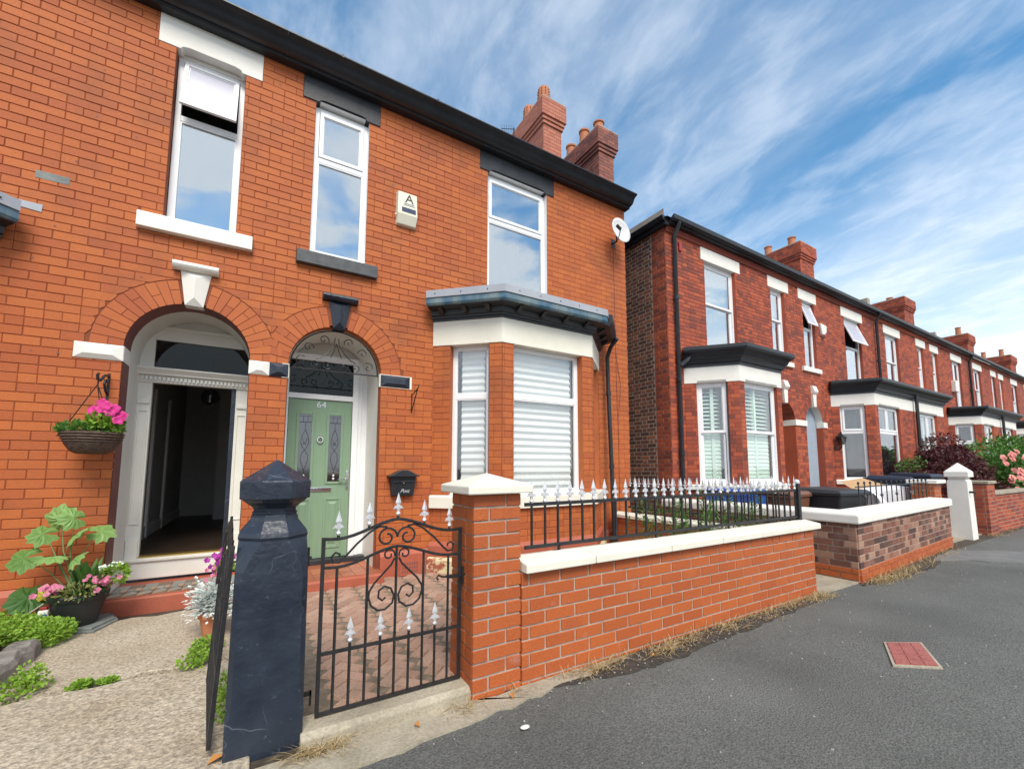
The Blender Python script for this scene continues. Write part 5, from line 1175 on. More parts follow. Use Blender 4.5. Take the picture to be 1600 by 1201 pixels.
# ------------------------------------------------------------------ things fixed to the walls
al = thing('alarm_box', 'ivory burglar alarm box with letter A and blue stripe', 'alarm box', F1.pt(1.495, 0, 4.43))
ab_ = MB(F1).add([(1.365, 0, 4.43), (1.625, 0, 4.43), (1.625, 0, 4.875), (1.365, 0, 4.875), (1.375, .055, 4.44), (1.615, .055, 4.44), (1.365, .10, 4.56), (1.625, .10, 4.56), (1.375, .085, 4.86), (1.615, .085, 4.86)], [(0, 1, 5, 4), (4, 5, 7, 6), (6, 7, 9, 8), (8, 9, 2, 3), (0, 4, 6, 8, 3), (1, 2, 9, 7, 5), (0, 3, 2, 1)]).build('case', 'box', al, bev=.008)
def AF(u, z): 
    q = (z - 4.56) / .30; return F1.pt(u, .101 - .015 * q + .0015, z)
text('A', .165, 'inkblack', al, AF(1.515, 4.775), (1, 0, 0), (0, .05, 1), 'letter')
for i, (a, b) in enumerate(((1.45, 1.58), (1.44, 1.59))): MB(F1).box(a, b, .094, .0975, 4.705 - i * .022, 4.713 - i * .022).build('print_line', 'zinc', al)
MB(F1).hexa([(1.42, .098, 4.59), (1.60, .098, 4.59), (1.60, .095, 4.65), (1.42, .095, 4.65), (1.42, .1025, 4.59), (1.60, .1025, 4.59), (1.60, .0995, 4.65), (1.42, .0995, 4.65)]).build('stripe', 'ink', al)
MB().lathe(1.36, D - .04, [(.012, 4.55), (.012, 4.57)], 8).build('knockout', 'box', al)

ds = thing('satellite_dish', 'pale grey satellite dish on a wall arm under the eaves', 'satellite dish', (5.12, D, 5.3))
dc = Vector((5.10, 5.06, 5.36)); dn = Vector((.02, -.95, .14)).normalized(); e1 = dn.cross(Vector((0, 0, 1))).normalized(); e2 = e1.cross(dn)
dm = MB(); rings_ = []
for i in range(7):
    r_ = .21 * i / 6
    for k in range(24):
        t = 2 * math.pi * k / 24; rings_.append(dc + (e1 * math.cos(t) + e2 * math.sin(t) * 1.08) * r_ + dn * (.9 * r_ * r_))
dm.add(rings_, [(i * 24 + k, i * 24 + (k + 1) % 24, (i + 1) * 24 + (k + 1) % 24, (i + 1) * 24 + k) for i in range(6) for k in range(24)], raw=True)
dsh = dm.build('reflector', 'dish', ds, smooth=True); sm = dsh.modifiers.new('thick', 'SOLIDIFY'); sm.thickness = .006
low = dc - e2 * .20 + e1 * .08
MB().tube([low, low + dn * .20 + e1 * .12 + e2 * .06], .008, 6).build('feed_arm', 'iron', ds); MB().tube([low + dn * .18 + e1 * .11 + e2 * .05, low + dn * .18 + e1 * .19 + e2 * .10], .026, 8).build('receiver', 'bingrey', ds)
MB().tube([dc - dn * .01, dc - dn * .08 + Vector((0, 0, -.03)), (5.16, 5.2, 5.26), (5.16, D, 5.26)], .016, 8).box(5.12, 5.20, D - .012, D + .002, 5.18, 5.34).build('wall_bracket', 'iron', ds)

lb = thing('letter_box', 'black wall letter box with curved lid between door and bay', 'letter box', F1.pt(1.53, 0, 1.0))
MB(F1).add([(1.40, .001, 1.0), (1.66, .001, 1.0), (1.66, .075, 1.0), (1.40, .075, 1.0), (1.375, .001, 1.25), (1.685, .001, 1.25), (1.685, .10, 1.25), (1.375, .10, 1.25)], [(3, 2, 1, 0), (0, 1, 5, 4), (1, 2, 6, 5), (2, 3, 7, 6), (3, 0, 4, 7), (4, 5, 6, 7)]).build('body', 'black', lb, bev=.006)
ps = [(1.345, 1.24), (1.40, 1.262), (1.45, 1.29), (1.49, 1.305), (1.53, 1.31), (1.57, 1.305), (1.61, 1.29), (1.66, 1.262), (1.715, 1.24), (1.715, 1.228), (1.345, 1.228)]
MB(F1).prism(ps, .001, .135).build('lid', 'black', lb, bev=.005)
MB(F1).box(1.40, 1.66, .095, .106, 1.165, 1.18).build('flap_edge', 'black', lb)
MB().lathe(1.53, D - .098, [(.012, 1.145), (.012, 1.16)], 10).build('lock', 'chrome', lb)
text('Post', .062, 'silver', lb, F1.pt(1.545, .0875, 1.055), (1, 0, 0), (0, 0, 1), 'lettering', shear=.5, ext=.002)

bk = thing('hanging_bracket', 'empty black iron bracket on the wall right of the green door', 'wall bracket', F1.pt(1.63, 0, 2.02))
MB(F1).box(1.623, 1.637, 0, .008, 2.02, 2.27).build('back_plate', 'iron', bk)
MB().tube([F1.pt(1.63, .005, 2.24), F1.pt(1.63, .26, 2.30)], .007, 6).build('arm', 'iron', bk); MB().tube([F1.pt(1.63, .006, 2.04), F1.pt(1.63, .09, 2.12), F1.pt(1.63, .24, 2.295)], .007, 6).build('stay', 'iron', bk)
MB().tube([F1.pt(1.63, .26, 2.30), F1.pt(1.63, .275, 2.325), F1.pt(1.63, .262, 2.34)], .006, 6).build('hook', 'iron', bk)

ax_ = thing('television_aerial', 'thin television aerial above the roof edge beside the pink chimney', 'aerial', (4.73, 8.0, 8.0))
MB().tube([(4.73, 8, 7.6), (4.73, 8, 9.22)], .012, 6).build('mast', 'iron', ax_); MB().tube([(4.45, 8.1, 9.15), (4.75, 8.0, 9.2)], .008, 5).build('boom', 'iron', ax_)
for i in range(6): MB().tube([(4.47 + i * .05, 8.1 - i * .017, 9.06 + .008 * i), (4.47 + i * .05, 8.1 - i * .017, 9.26 + .008 * i)], .004, 4).build('element', 'iron', ax_)

bx = thing('alarm_box', 'small white and red alarm box on the terrace with open windows', 'alarm box', (12.7, D, 4.9))
MB(Fr(0, D, 1, 0, 0, -1)).prism([(12.55, 5.15), (12.88, 5.12), (12.86, 4.92), (12.74, 4.80), (12.62, 4.86)], .0, .07).build('case', 'white', bx, bev=.02)
MB(Fr(0, D, 1, 0, 0, -1)).prism([(12.64, 4.85), (12.74, 4.79), (12.86, 4.91), (12.86, 4.96), (12.72, 4.86)], .071, .08).build('lens', 'redplastic', bx)

ln = thing('wall_lantern', 'black coach lantern on the wall beside the grey blue porch', 'lantern', (13.0, D, 1.9))
fl_ = Fr(0, D, 1, 0, 0, -1)
MB().tube([(13.0, D, 1.84), (13.0, D - .10, 1.80), (13.0, D - .17, 1.86), (13.0, D - .17, 1.93)], .016, 6).lathe(13.0, D - .01, [(.05, 1.78), (.05, 1.90)], 10).build('bracket', 'iron', ln)
MB().taper(13.0, D - .17, 1.93, 2.12, .05, .05, .085, .085).build('lamp_glass', 'glass_dark', ln)
for sx_ in (-1, 1):
    for sy_ in (-1, 1): MB().tube([(13.0 + sx_ * .05, D - .17 + sy_ * .05, 1.93), (13.0 + sx_ * .085, D - .17 + sy_ * .085, 2.12)], .008, 4).build('cage_bar', 'iron', ln)
MB().taper(13.0, D - .17, 2.12, 2.22, .105, .105, .02, .02).build('roof', 'iron', ln); MB().lathe(13.0, D - .17, [(.02, 2.22), (.025, 2.25), (.005, 2.28)], 8).build('finial', 'iron', ln)

sl_ = thing('security_light', 'small silver security light on the dark gable wall', 'light', (6.5, 6.6, 3.5))
MB().box(6.44, 6.54, 6.55, 6.6, 3.62, 3.68).build('mount', 'silver', sl_); MB().taper(6.36, 6.55, 3.50, 3.60, .07, .06, .05, .05).build('head', 'silver', sl_); MB().lathe(6.40, 6.72, [(.02, 3.5), (.045, 3.53), (.045, 3.57), (.02, 3.6)], 10).build('sensor', 'silver', sl_, smooth=True)

# ------------------------------------------------------------------ the second garden wall, bins and the white post
w2 = thing('garden_wall', 'mottled brown brick garden wall with thick white coping', 'garden wall', (8.1, 2.5, 0))
f2_, l2_ = fr2((6.02, 2.272), (10.25, 2.50)); sets = []
wall_run(w2, f2_, l2_, .155, .672, 'brick_mix', L=.228, h=.078, th=.22, sets=sets, ends=(False, True), flem=True)
fsd, lsd = fr2((6.010, 5.1), (6.010, 2.284)); fsd.nx, fsd.ny = -1, 0
wall_run(w2, fsd, lsd - .0, .155, .672, 'brick_mix', L=.228, h=.078, th=.22, sets=sets, ends=(False, False), flem=True)
lay(w2, sets, 'brick_mix', 270)
base = []
r, _ = bricks(f2_, 0, l2_, -.06, .155, h=.078, L=.228, j=.0095, d0=-.05, d1=.008, head=.02); base.append((f2_, r)); r, _ = bricks(fsd, 0, lsd, -.06, .155, h=.078, L=.228, j=.0095, d0=-.05, d1=.008, head=.02); base.append((fsd, r))
lay(w2, base, 'brick_wall', 60, 'footing_brick')
MB().sweep([(6.125, 5.1), (6.125, 2.40), (10.22, 2.61)], [(-.15, .673), (.15, .673), (.155, .69), (.155, .775), (.13, .80), (-.15, .81)]).build('coping', 'white', w2, bev=.012)
pr = thing('brick_pillar', 'short brick pillar with white cap beside the white post', 'pillar', (10.6, 2.85, 0))
fq, lq = fr2((10.42, 2.72), (10.78, 2.72)); wall_run(pr, fq, lq, -.02, 1.04, 'brick_wall', L=.228, h=.078, th=.33, n=60)
MB().box(10.36, 10.84, 2.66, 3.11, 1.041, 1.11).build('cap', 'white', pr, bev=.012)
wp = thing('gate_post', 'white painted concrete gate post with pyramid cap', 'gate post', (11.55, 2.65, 0))
MB().taper(11.55, 2.65, -.05, 1.08, .16, .16, .145, .145).taper(11.55, 2.65, 1.081, 1.11, .145, .145, .12, .12).taper(11.55, 2.65, 1.111, 1.15, .12, .12, .135, .135).build('shaft', 'white', wp, bev=.01)
MB().taper(11.55, 2.65, 1.15, 1.25, .17, .17, .17, .17).taper(11.55, 2.65, 1.251, 1.42, .168, .168, .006, .006).build('cap', 'white', wp, bev=.008)
MB().tube([(11.45, 2.5, .87), (11.45, 2.44, .87), (11.48, 2.43, .86)], .02, 8).build('latch', 'iron', wp)
w3 = thing('garden_wall', 'dark red brick garden wall and pillar under the roses', 'garden wall', (14, 2.5, 0))
f3_, l3_ = fr2((13.0, 2.50), (19.5, 2.40)); sets = []
wall_run(w3, f3_, l3_, -.05, .76, 'brick_red', L=.228, h=.078, th=.22, sets=sets)
f3p, l3p = fr2((12.45, 2.46), (12.995, 2.46)); wall_run(w3, f3p, l3p, -.05, 1.0, 'brick_red', L=.228, h=.078, th=.3, sets=sets)
lay(w3, sets, 'brick_red', 220)
MB(f3_).box(0, l3_, -.25, .03, .761, .82).build('coping', 'concrete_s', w3, bev=.01); MB(f3p).box(-.03, l3p + .03, -.33, .03, 1.001, 1.06).build('pillar_cap', 'concrete_s', w3, bev=.01)

def bin_(name, label, m, x, y, z, rz, w_=.58, dp=.72, hh=1.0, group=None, lid_open=0):
    root = thing(name, label, 'bin', (0, 0, 0), group)
    MB().hexa([(-w_ * .40, -dp * .38, .06), (w_ * .40, -dp * .38, .06), (w_ * .40, dp * .34, .06), (-w_ * .40, dp * .34, .06), (-w_ * .5, -dp * .5, hh - .09), (w_ * .5, -dp * .5, hh - .09), (w_ * .5, dp * .5, hh - .09), (-w_ * .5, dp * .5, hh - .09)]).build('body', m, root, bev=.03)
    MB().box(-w_ * .53, w_ * .53, -dp * .53, dp * .5, hh - .10, hh - .055).build('rim', m, root, bev=.01)
    MB().add([(-w_ * .54, -dp * .55, hh - .06), (w_ * .54, -dp * .55, hh - .06), (w_ * .54, dp * .52, hh - .06), (-w_ * .54, dp * .52, hh - .06), (-w_ * .48, -dp * .47, hh - .01), (w_ * .48, -dp * .47, hh - .01), (w_ * .48, dp * .46, hh + .02), (-w_ * .48, dp * .46, hh + .02)], [(3, 2, 1, 0), (0, 1, 5, 4), (1, 2, 6, 5), (2, 3, 7, 6), (3, 0, 4, 7), (4, 5, 6, 7)]).build('lid', m, root, bev=.015)
    MB().tube([(-w_ * .42, dp * .5, hh - .06), (-w_ * .42, dp * .58, hh - .05), (w_ * .42, dp * .58, hh - .05), (w_ * .42, dp * .5, hh - .06)], .016, 6).build('handle', m, root)
    for s_ in (-1, 1): MB().tube([(s_ * w_ * .36, dp * .34, .10), (s_ * w_ * .46, dp * .34, .10)], .10, 14).build('wheel', 'potblack', root)
    root.location = (x, y, z); root.rotation_euler = (0, 0, rz); return root
bin_('wheelie_bin', 'bright blue wheelie bin standing before the shuttered bay', 'binblue', 6.62, 4.15, .0, rad(8), w_=.66, hh=1.0)
bin_('wheelie_bin', 'brown wheelie bin standing beside the blue one', 'binbrown', 7.55, 3.92, .0, rad(4), w_=.74, dp=.62, hh=.95)
bin_('wheelie_bin', 'charcoal wheelie bin behind the thick white coping', 'bingrey', 8.45, 3.55, .0, rad(-6), w_=.86, dp=.75, hh=.97)
bin_('wheelie_bin', 'navy wheelie bin next to the white boxes', 'binnavy', 11.55, 3.72, .05, rad(15), hh=1.1)
bin_('wheelie_bin', 'navy wheelie bin nearest the purple maple', 'binnavy', 12.45, 3.55, .05, rad(-5), hh=1.15)
cb_ = thing('cardboard_box', 'open brown and white cardboard box flattened behind the wall', 'box', (10.0, 3.5, .0))
MB().hexa([(9.55, 3.3, .1), (10.7, 3.2, .1), (10.75, 3.5, .1), (9.65, 3.6, .1), (9.3, 3.25, .88), (10.6, 3.12, .96), (10.7, 3.5, 1.0), (9.5, 3.6, .92)]).build('carton', 'bag', cb_)
MB().add([(9.5, 3.58, .90), (10.7, 3.5, .98), (10.55, 3.85, 1.12), (9.7, 3.9, 1.06)], [(0, 1, 2, 3)]).build('flap', 'card', cb_); MB().add([(9.3, 3.24, .885), (9.55, 3.28, .88), (9.5, 3.0, .6), (9.28, 3.05, .62)], [(0, 1, 2, 3)]).build('flap', 'bag', cb_)
# thin iron railing behind the thick coping
rl = thing('railing', 'thin black iron railing with small knobs behind the white coping', 'railing', (8.6, 2.75, .8))
fr_, lr_ = fr2((6.9, 2.60), (10.1, 2.72))
MB(fr_).box(0, lr_, -.006, .006, 1.06, 1.075).build('rail', 'iron', rl)
for i in range(15):
    u = (i + .5) / 15 * lr_; p = fr_.pt(u, 0, 0); b = MB(fr_).box(u - .006, u + .006, -.006, .006, .81, 1.10).build('bar', 'iron', rl)
    MB().lathe(p[0], p[1], [(.006, 1.10), (.016, 1.112), (.016, 1.124), (.004, 1.14)], 8).build('knob', 'iron', b)
    if i % 3 == 1: MB().lathe(p[0], p[1], [(.006, .90), (.022, .93), (.006, .96)], 6).build('basket_twist', 'iron', b)
struct(MB().box(6.24, 16.0, 2.6, 5.28, -.05, .012), 'forecourt', 'concrete_s')
struct(MB().box(16.0, 48, 2.7, 5.28, -.05, .012), 'forecourt', 'concrete_s')
# inspection cover set in the pavement
cv = thing('inspection_cover', 'rust red inspection cover plate set in the pavement', 'cover', (4.05, 1.27, 0))
CC = [Vector((4.15, 1.44)), Vector((4.36, 1.30)), Vector((3.96, 1.09)), Vector((3.75, 1.26))]
def bl(s_, t_): return tuple((CC[0] * (1 - s_) + CC[1] * s_) * (1 - t_) + (CC[3] * (1 - s_) + CC[2] * s_) * t_)
MB().prism_z([bl(-.06, -.04), bl(1.06, -.04), bl(1.06, 1.04), bl(-.06, 1.04)], -.02, .006).build('frame', 'concrete_s', cv)
MB().prism_z([bl(.01, .01), bl(.99, .01), bl(.99, .99), bl(.01, .99)], -.01, .009).build('plate', 'cover', cv)
for i in range(3):
    for k in range(5): MB().prism_z([bl((i + .1) / 3, (k + .1) / 5), bl((i + .9) / 3, (k + .1) / 5), bl((i + .9) / 3, (k + .9) / 5), bl((i + .1) / 3, (k + .9) / 5)], .0091, .0125).build('cover_tread', 'cover', cv)
# ------------------------------------------------------------------ plants
def rv(s=1.): return Vector((R.gauss(0, 1), R.gauss(0, 1), R.gauss(0, 1))).normalized() * s
def blob(mb, c, r, n, l, w, shell=.55, up=.25, zmin=None):
    c = Vector(c)
    for _ in range(n):
        q = rv(); k = shell + (1 - shell) * R.random() ** .5
        p = c + Vector((q.x * r[0], q.y * r[1], q.z * r[2])) * k
        if zmin is not None and p.z < zmin: p.z = zmin + R.random() * .03
        d = (q * .7 + rv(.6) + Vector((0, 0, up))); s_ = R.uniform(.7, 1.3)
        mb.leaf(p, d, rv(), l * s_, w * s_)
    return mb
def flower(mb, c, n_, r, pet=5):
    c = Vector(c); n_ = Vector(n_).normalized(); a = n_.cross(Vector((.3, .2, 1))).normalized(); b = n_.cross(a)
    for k in range(pet):
        t = 2 * math.pi * k / pet + R.uniform(-.2, .2); d = a * math.cos(t) + b * math.sin(t); s_ = n_.cross(d)
        mb.add([c, c + d * r * .6 + s_ * r * .5 + n_ * r * .2, c + d * r + n_ * r * .1 + s_ * r * .2, c + d * r - s_ * r * .2 + n_ * r * .12, c + d * r * .6 - s_ * r * .5 + n_ * r * .2], [(0, 1, 2, 3, 4)], raw=True)
    return mb
def lobed(mb, c, d, nrm, r, n=26, lobes=5, seed=0):
    """A big soft lobed leaf, cupped a little, its stalk end at c."""
    c = Vector(c); d = Vector(d).normalized(); nrm = Vector(nrm); s_ = d.cross(nrm).normalized(); nn = s_.cross(d)
    ctr = c + d * r * .15; pts = [ctr]; 
    for k in range(n + 1):
        t = -math.pi * .94 + 2 * math.pi * .94 * k / n
        rr = r * (.80 + .17 * abs(math.cos(lobes * t / 2))) * (.95 + .1 * R.random()) + .012 * math.sin(9 * t)
        droop = -.35 * rr * rr / r + .05 * r * math.cos(lobes * t)
        pts.append(ctr + d * math.cos(t) * rr + s_ * math.sin(t) * rr + nn * droop)
    n0 = len(mb.v); 
    mid = [ctr + (p - ctr) * .5 + nn * (.09 * r if k % 2 else .02 * r) for k, p in enumerate(pts[1:])]
    allp = pts + mid; m = n + 1
    fs = [(0, 1 + m + k, 1 + m + k + 1) for k in range(n)] + [(1 + m + k, 1 + k, 2 + k, 2 + m + k) for k in range(n)]
    return mb.add(allp, fs, raw=True)
# the big black pot by the open door
pt = thing('potted_plants', 'black plastic planter of lobed leaves and pink flowers beside the open door', 'potted plant', (-1.17, 4.95, .07))
c = Vector((-1.17, 4.95, 0))
MB().lathe(c.x, c.y, [(.115, .085), (.125, .10), (.165, .27), (.168, .285), (.178, .29), (.185, .325), (.178, .335), (.168, .33), (.16, .30)], 28).build('pot', 'potblack', pt, smooth=True)
MB().lathe(c.x, c.y, [(.0, .30), (.165, .30)], 20).build('compost', 'soil', pt, fix=False)
lv = MB(); stm = MB()
big = [((-1.24, 4.98, .93), (-.5, -.35, .1), .105), ((-1.34, 5.05, .905), (-.1, -.1, .6), .11), ((-1.42, 5.02, .81), (-.9, -.2, -.1), .10), ((-1.24, 4.96, .78), (.25, -.55, .25), .115), ((-1.11, 5.05, .80), (.6, .0, -.1), .10), ((-1.50, 4.98, .64), (-.8, -.1, -.35), .115), ((-1.33, 4.92, .64), (-.3, -.6, -.1), .10), ((-1.22, 4.92, .60), (.35, -.6, .05), .085)]
for p, d, r in big:
    lobed(lv, p, d, (-.25 + R.uniform(-.25, .25), -.75, .55 + R.uniform(-.2, .2)), r)
    stm.tube([(c.x + R.uniform(-.05, .02), c.y, .30), (c.x - .06 + (p[0] - c.x) * .4, c.y + .04, .30 + (p[2] - .3) * .6), p], .006, 5, .003)
lv.build('lobed_leaves', 'leaf_big', pt); stm.build('stems', 'stem', pt)
lobed(MB(), (-1.44, 4.95, .34), (-.7, -.3, -.2), (-.2, -.8, .5), .135).build('fallen_leaf', 'leaf_dark', pt); lobed(MB(), (-1.37, 4.92, .36), (.3, -.3, -.7), (-.2, -.9, .1), .06, n=12).build('yellow_leaf', 'leaf_yel', pt)
hs = MB()
for _ in range(26):
    t = R.uniform(0, 6.28); r_ = R.uniform(0, .07); b = Vector((c.x + .05 + r_ * math.cos(t), c.y + r_ * math.sin(t), .33)); d = Vector((math.cos(t) * .6, math.sin(t) * .6, R.uniform(.6, 1.4)))
    hs.leaf(b + d * .04, d, (0, 0, 1), R.uniform(.14, .25), R.uniform(.025, .042), .35)
hs.build('blade_leaves', 'leaf', pt)
lo = MB(); blob(lo, (-1.17, 4.93, .34), (.17, .16, .06), 330, .045, .013); lo.build('low_foliage', 'leaf_dark', pt)
lo = MB(); blob(lo, (-1.16, 4.82, .36), (.11, .06, .05), 130, .04, .012); lo.build('variegated_foliage', 'leaf_var', pt)
for cxx, czz in ((-1.29, .40), (-1.03, .42)):
    for _ in range(22): flower(MB(), (cxx + R.gauss(0, .045), 4.84 + R.gauss(0, .035), czz + R.gauss(0, .026)), (R.gauss(0, .4), -1, .7), R.uniform(.016, .027)).build('flower', 'pink', pt, fix=False)

lm = MB(); blob(lm, (-.96, 4.92, .46), (.085, .08, .075), 260, .035, .012); lm.build('lime_foliage', 'leaf_lime', pt)
wf = MB()
for _ in range(26): flower(wf, (-.99 + R.gauss(0, .05), 4.9 + R.gauss(0, .03), .53 + R.gauss(0, .015)), (R.gauss(0, .4), -.6, 1), .012)
wf.build('small_white_flowers', 'whitepetal', pt)
sp_ = thing('slate_slab', 'flat grey slate slabs under the black planter', 'slab', (-1.12, 4.93, .05))
MB().prism_z([(-1.33, 4.84), (-1.02, 4.74), (-.93, 5.0), (-1.0, 5.2), (-1.32, 5.14)], .0505, .067).build('lower_slab', 'slab', sp_, bev=.003); MB().prism_z([(-1.32, 4.86), (-1.04, 4.77), (-.95, 5.0), (-1.02, 5.18), (-1.31, 5.12)], .0672, .084).build('upper_slab', 'slab', sp_, bev=.003)
bt = thing('spray_bottle', 'small white and blue bottle with red cap behind the groundcover', 'bottle', (-1.34, 4.86, .1))
MB().box(-1.372, -1.312, 4.845, 4.885, .12, .245).build('bottle', 'white', bt, bev=.012); MB().box(-1.366, -1.318, 4.840, 4.846, .15, .215).build('label', 'binblue', bt); MB().box(-1.362, -1.322, 4.85, 4.88, .246, .268).build('cap', 'redplastic', bt, bev=.004)
ck = thing('garden_cane', 'thin pale cane leaning against the brick wall', 'cane', (-1.5, 4.95, .1)); MB().tube([(-1.56, 4.86, .12), (-1.36, 4.92, .28)], .006, 6).build('cane', 'concrete_s', ck)
# groundcover bed with its stone edging
bed = MB()
for _ in range(3600):
    x = -1.95 + .75 * R.random(); y = R.uniform(3.6, 5.05)
    lim = -1.42 if y < 4.42 else -1.20 + (y - 4.4) * .2
    if x > lim: continue
    hz_ = .10 + .11 * math.exp(-((x + 1.5) ** 2) / .09) + .02 * math.sin(x * 21 + y * 17)
    for _k in range(2):
        mbp = (x + R.gauss(0, .02), y + R.gauss(0, .02), hz_ + R.gauss(0, .015)); bed.leaf(mbp, Vector((R.gauss(0, 1), R.gauss(0, 1), R.uniform(.1, .9))), rv(), R.uniform(.016, .030), R.uniform(.007, .012))
blob(bed, (-1.25, 4.68, .12), (.14, .22, .075), 1500, .024, .010, shell=.3); blob(bed, (-1.45, 4.75, .15), (.2, .25, .08), 1500, .024, .010, shell=.3)
tag(bed.build('groundcover', 'leaf_lime', None, org=(-1.5, 4.4, .05), fix=False), 'bright lime green groundcover spilling over the bed edge', 'groundcover')['kind'] = 'stuff'
es = thing('edging_stones', 'rough grey edging stones along the lime groundcover', 'edging', (-1.3, 3.6, 0))
def stone(x0, x1, y0, y1, z):
    mb = MB(); n = 9
    for i in range(n + 1):
        y = y0 + (y1 - y0) * i / n; a, b, h_ = x0 + R.uniform(-.015, .015), x1 + R.uniform(-.02, .02), z + R.uniform(-.015, .012)
        mb.v += [(a, y, -.02), (a + .015, y, h_ - .012), (a + .03, y, h_), (b - .03, y, h_ + .003), (b - .008, y, h_ - .03), (b + .006, y, -.02)]
    mb.f += [(i * 6 + k, i * 6 + k + 1, (i + 1) * 6 + k + 1, (i + 1) * 6 + k) for i in range(n) for k in range(5)]; mb.f += [tuple(range(6)), tuple(n * 6 + k for k in range(5, -1, -1))]
    mb.build('edging_stone', 'stone', es, bev=.004)
stone(-1.37, -1.205, 3.72, 4.42, .16); stone(-1.40, -1.22, 3.0, 3.70, .155); stone(-1.45, -1.28, 2.45, 2.98, .15)
def tuft(label, c, r, n, name='weed_tuft', l=.022, w=.009, m='leaf_lime', grp=None):
    mb = MB(); c = Vector(c)
    for _ in range(max(3, n // 70)):
        q = Vector((R.uniform(-1, 1) * r[0] * .6, R.uniform(-1, 1) * r[1] * .6, R.uniform(.2, 1) * r[2])); blob(mb, c + q, (r[0] * .5, r[1] * .5, r[2] * .5), 70, l, w, shell=.4)
    return tag(mb.build(name, m, None, org=c, fix=False), label, 'weed', grp)
tuft('leafy lime green weed growing beside the open gate', (-.25, 3.62, .05), (.10, .08, .13), 560)
tuft('lime green weed clump at the foot of the edging stone', (-1.07, 3.72, .05), (.10, .09, .11), 520)
tuft('flat green weed in the path joint beside the stone', (-.86, 3.655, .045), (.085, .022, .022), 300, l=.022)
tuft('small green weed in the middle of the path joint', (-.69, 3.65, .045), (.055, .018, .016), 200, l=.02)
tuft('green weed against the foot of the navy post', (-.10, 2.9, .03), (.05, .2, .12), 330)
tuft('small pale weed on the path by the terracotta pot', (-.17, 3.9, .05), (.06, .1, .06), 160)
# hanging basket
hb = thing('hanging_basket', 'brown wicker hanging basket of magenta petunias by the doorway', 'hanging basket', (-1.2, 5.02, 1.45))
cx, cy = -1.20, 5.03
MB().lathe(cx, cy, [(.09, 1.455), (.13, 1.475), (.165, 1.53), (.19, 1.60), (.195, 1.635), (.185, 1.64), (.18, 1.62)], 26).build('basket', 'wicker', hb, smooth=True)
wk = MB()
for i in range(8):
    z = 1.47 + i * .022; r_ = .105 + .09 * math.sin(min(1, i / 8 * 1.1) * math.pi / 2); wk.tube([(cx + (r_ + .004 * (k % 2)) * math.cos(2 * math.pi * k / 40), cy + (r_ + .004 * (k % 2)) * math.sin(2 * math.pi * k / 40), z) for k in range(40)], .008, 5, closed=True)
wk.build('weave', 'wicker', hb, smooth=True)
lf = MB(); blob(lf, (cx - .02, cy, 1.655), (.19, .17, .05), 420, .05, .017); lf.build('trailing_foliage', 'leaf', hb)
lf = MB(); blob(lf, (cx + .08, cy - .03, 1.72), (.11, .11, .10), 420, .05, .018); lf.build('petunia_foliage', 'leaf_lime', hb)
fl = MB()
for p in ((-1.13, 4.92, 1.83), (-1.10, 4.90, 1.86), (-1.055, 4.93, 1.84), (-1.03, 4.95, 1.80), (-1.0, 4.94, 1.775), (-1.17, 4.93, 1.795), (-1.14, 4.95, 1.885), (-1.02, 4.9, 1.74), (-1.075, 4.9, 1.805), (-1.19, 4.94, 1.82)): flower(MB(), p, (R.gauss(0, .35), -1, .35), .042).build('flower', 'magenta', hb, fix=False)
ch = MB()
for a, b in ((-.19, 0), (.1, .17), (.1, -.17)): ch.tube([(cx + a, cy + b, 1.635), (-1.21, 5.08, 2.06)], .004, 4)
ch.build('chain', 'iron', hb)
hk = thing('hanging_bracket', 'scrolled black iron bracket above the wicker basket', 'wall bracket', (-1.19, D, 2.0))
MB(F1).box(-1.20, -1.18, 0, .010, 1.95, 2.2).build('back_plate', 'iron', hk)
MB().tube([F1.pt(-1.19, .008, 2.18), F1.pt(-1.192, .12, 2.16), F1.pt(-1.2, .2, 2.10), F1.pt(-1.205, .25, 2.10), F1.pt(-1.205, .265, 2.14), F1.pt(-1.205, .24, 2.155)], .011, 6).build('arm', 'iron', hk); MB().tube([F1.pt(-1.19, .008, 2.0), F1.pt(-1.195, .05, 2.03), F1.pt(-1.2, .08, 2.09), F1.pt(-1.2, .05, 2.13), F1.pt(-1.2, .03, 2.11)], .010, 6).build('scroll', 'iron', hk); MB().tube([F1.pt(-1.205, .22, 2.11), F1.pt(-1.21, .22, 2.06)], .006, 5).build('hook', 'iron', hk)
# terracotta pot with silver foliage
tp = thing('potted_plants', 'terracotta pot of silver foliage and purple flowers beside the open gate', 'potted plant', (-.225, 4.2, .05))
cx, cy = -.225, 4.2
MB().lathe(cx, cy, [(.062, .05), (.088, .19), (.10, .192), (.105, .235), (.095, .238), (.09, .20)], 22).build('pot', 'terracotta', tp, smooth=True)
sv = MB()
for _ in range(150):
    q = rv(); base_ = Vector((cx + q.x * .045, cy + q.y * .04, .24)); d = Vector((q.x * .75, q.y * .7 - .2, R.uniform(-.2, 1.5))); ln_ = R.uniform(.06, .18); e = d.normalized(); s_ = e.cross(Vector((0, 0, 1))).normalized()
    for k in range(7):
        p = base_ + Vector((0, 0, R.uniform(0, .08))) + e * ln_ * (k + 1) / 7
        for sg in (-1, 1): sv.leaf(p, e * .8 + s_ * sg * .9 + Vector((0, 0, .15)), (0, 0, 1), .040, .013)
    sv.leaf(base_ + e * ln_, e, (0, 0, 1), .04, .009)
sv.build('silver_foliage', 'leaf_sil', tp)
gl_ = MB(); blob(gl_, (cx + .055, cy, .56), (.05, .05, .05), 90, .04, .014); gl_.build('lime_foliage', 'leaf_lime', tp)
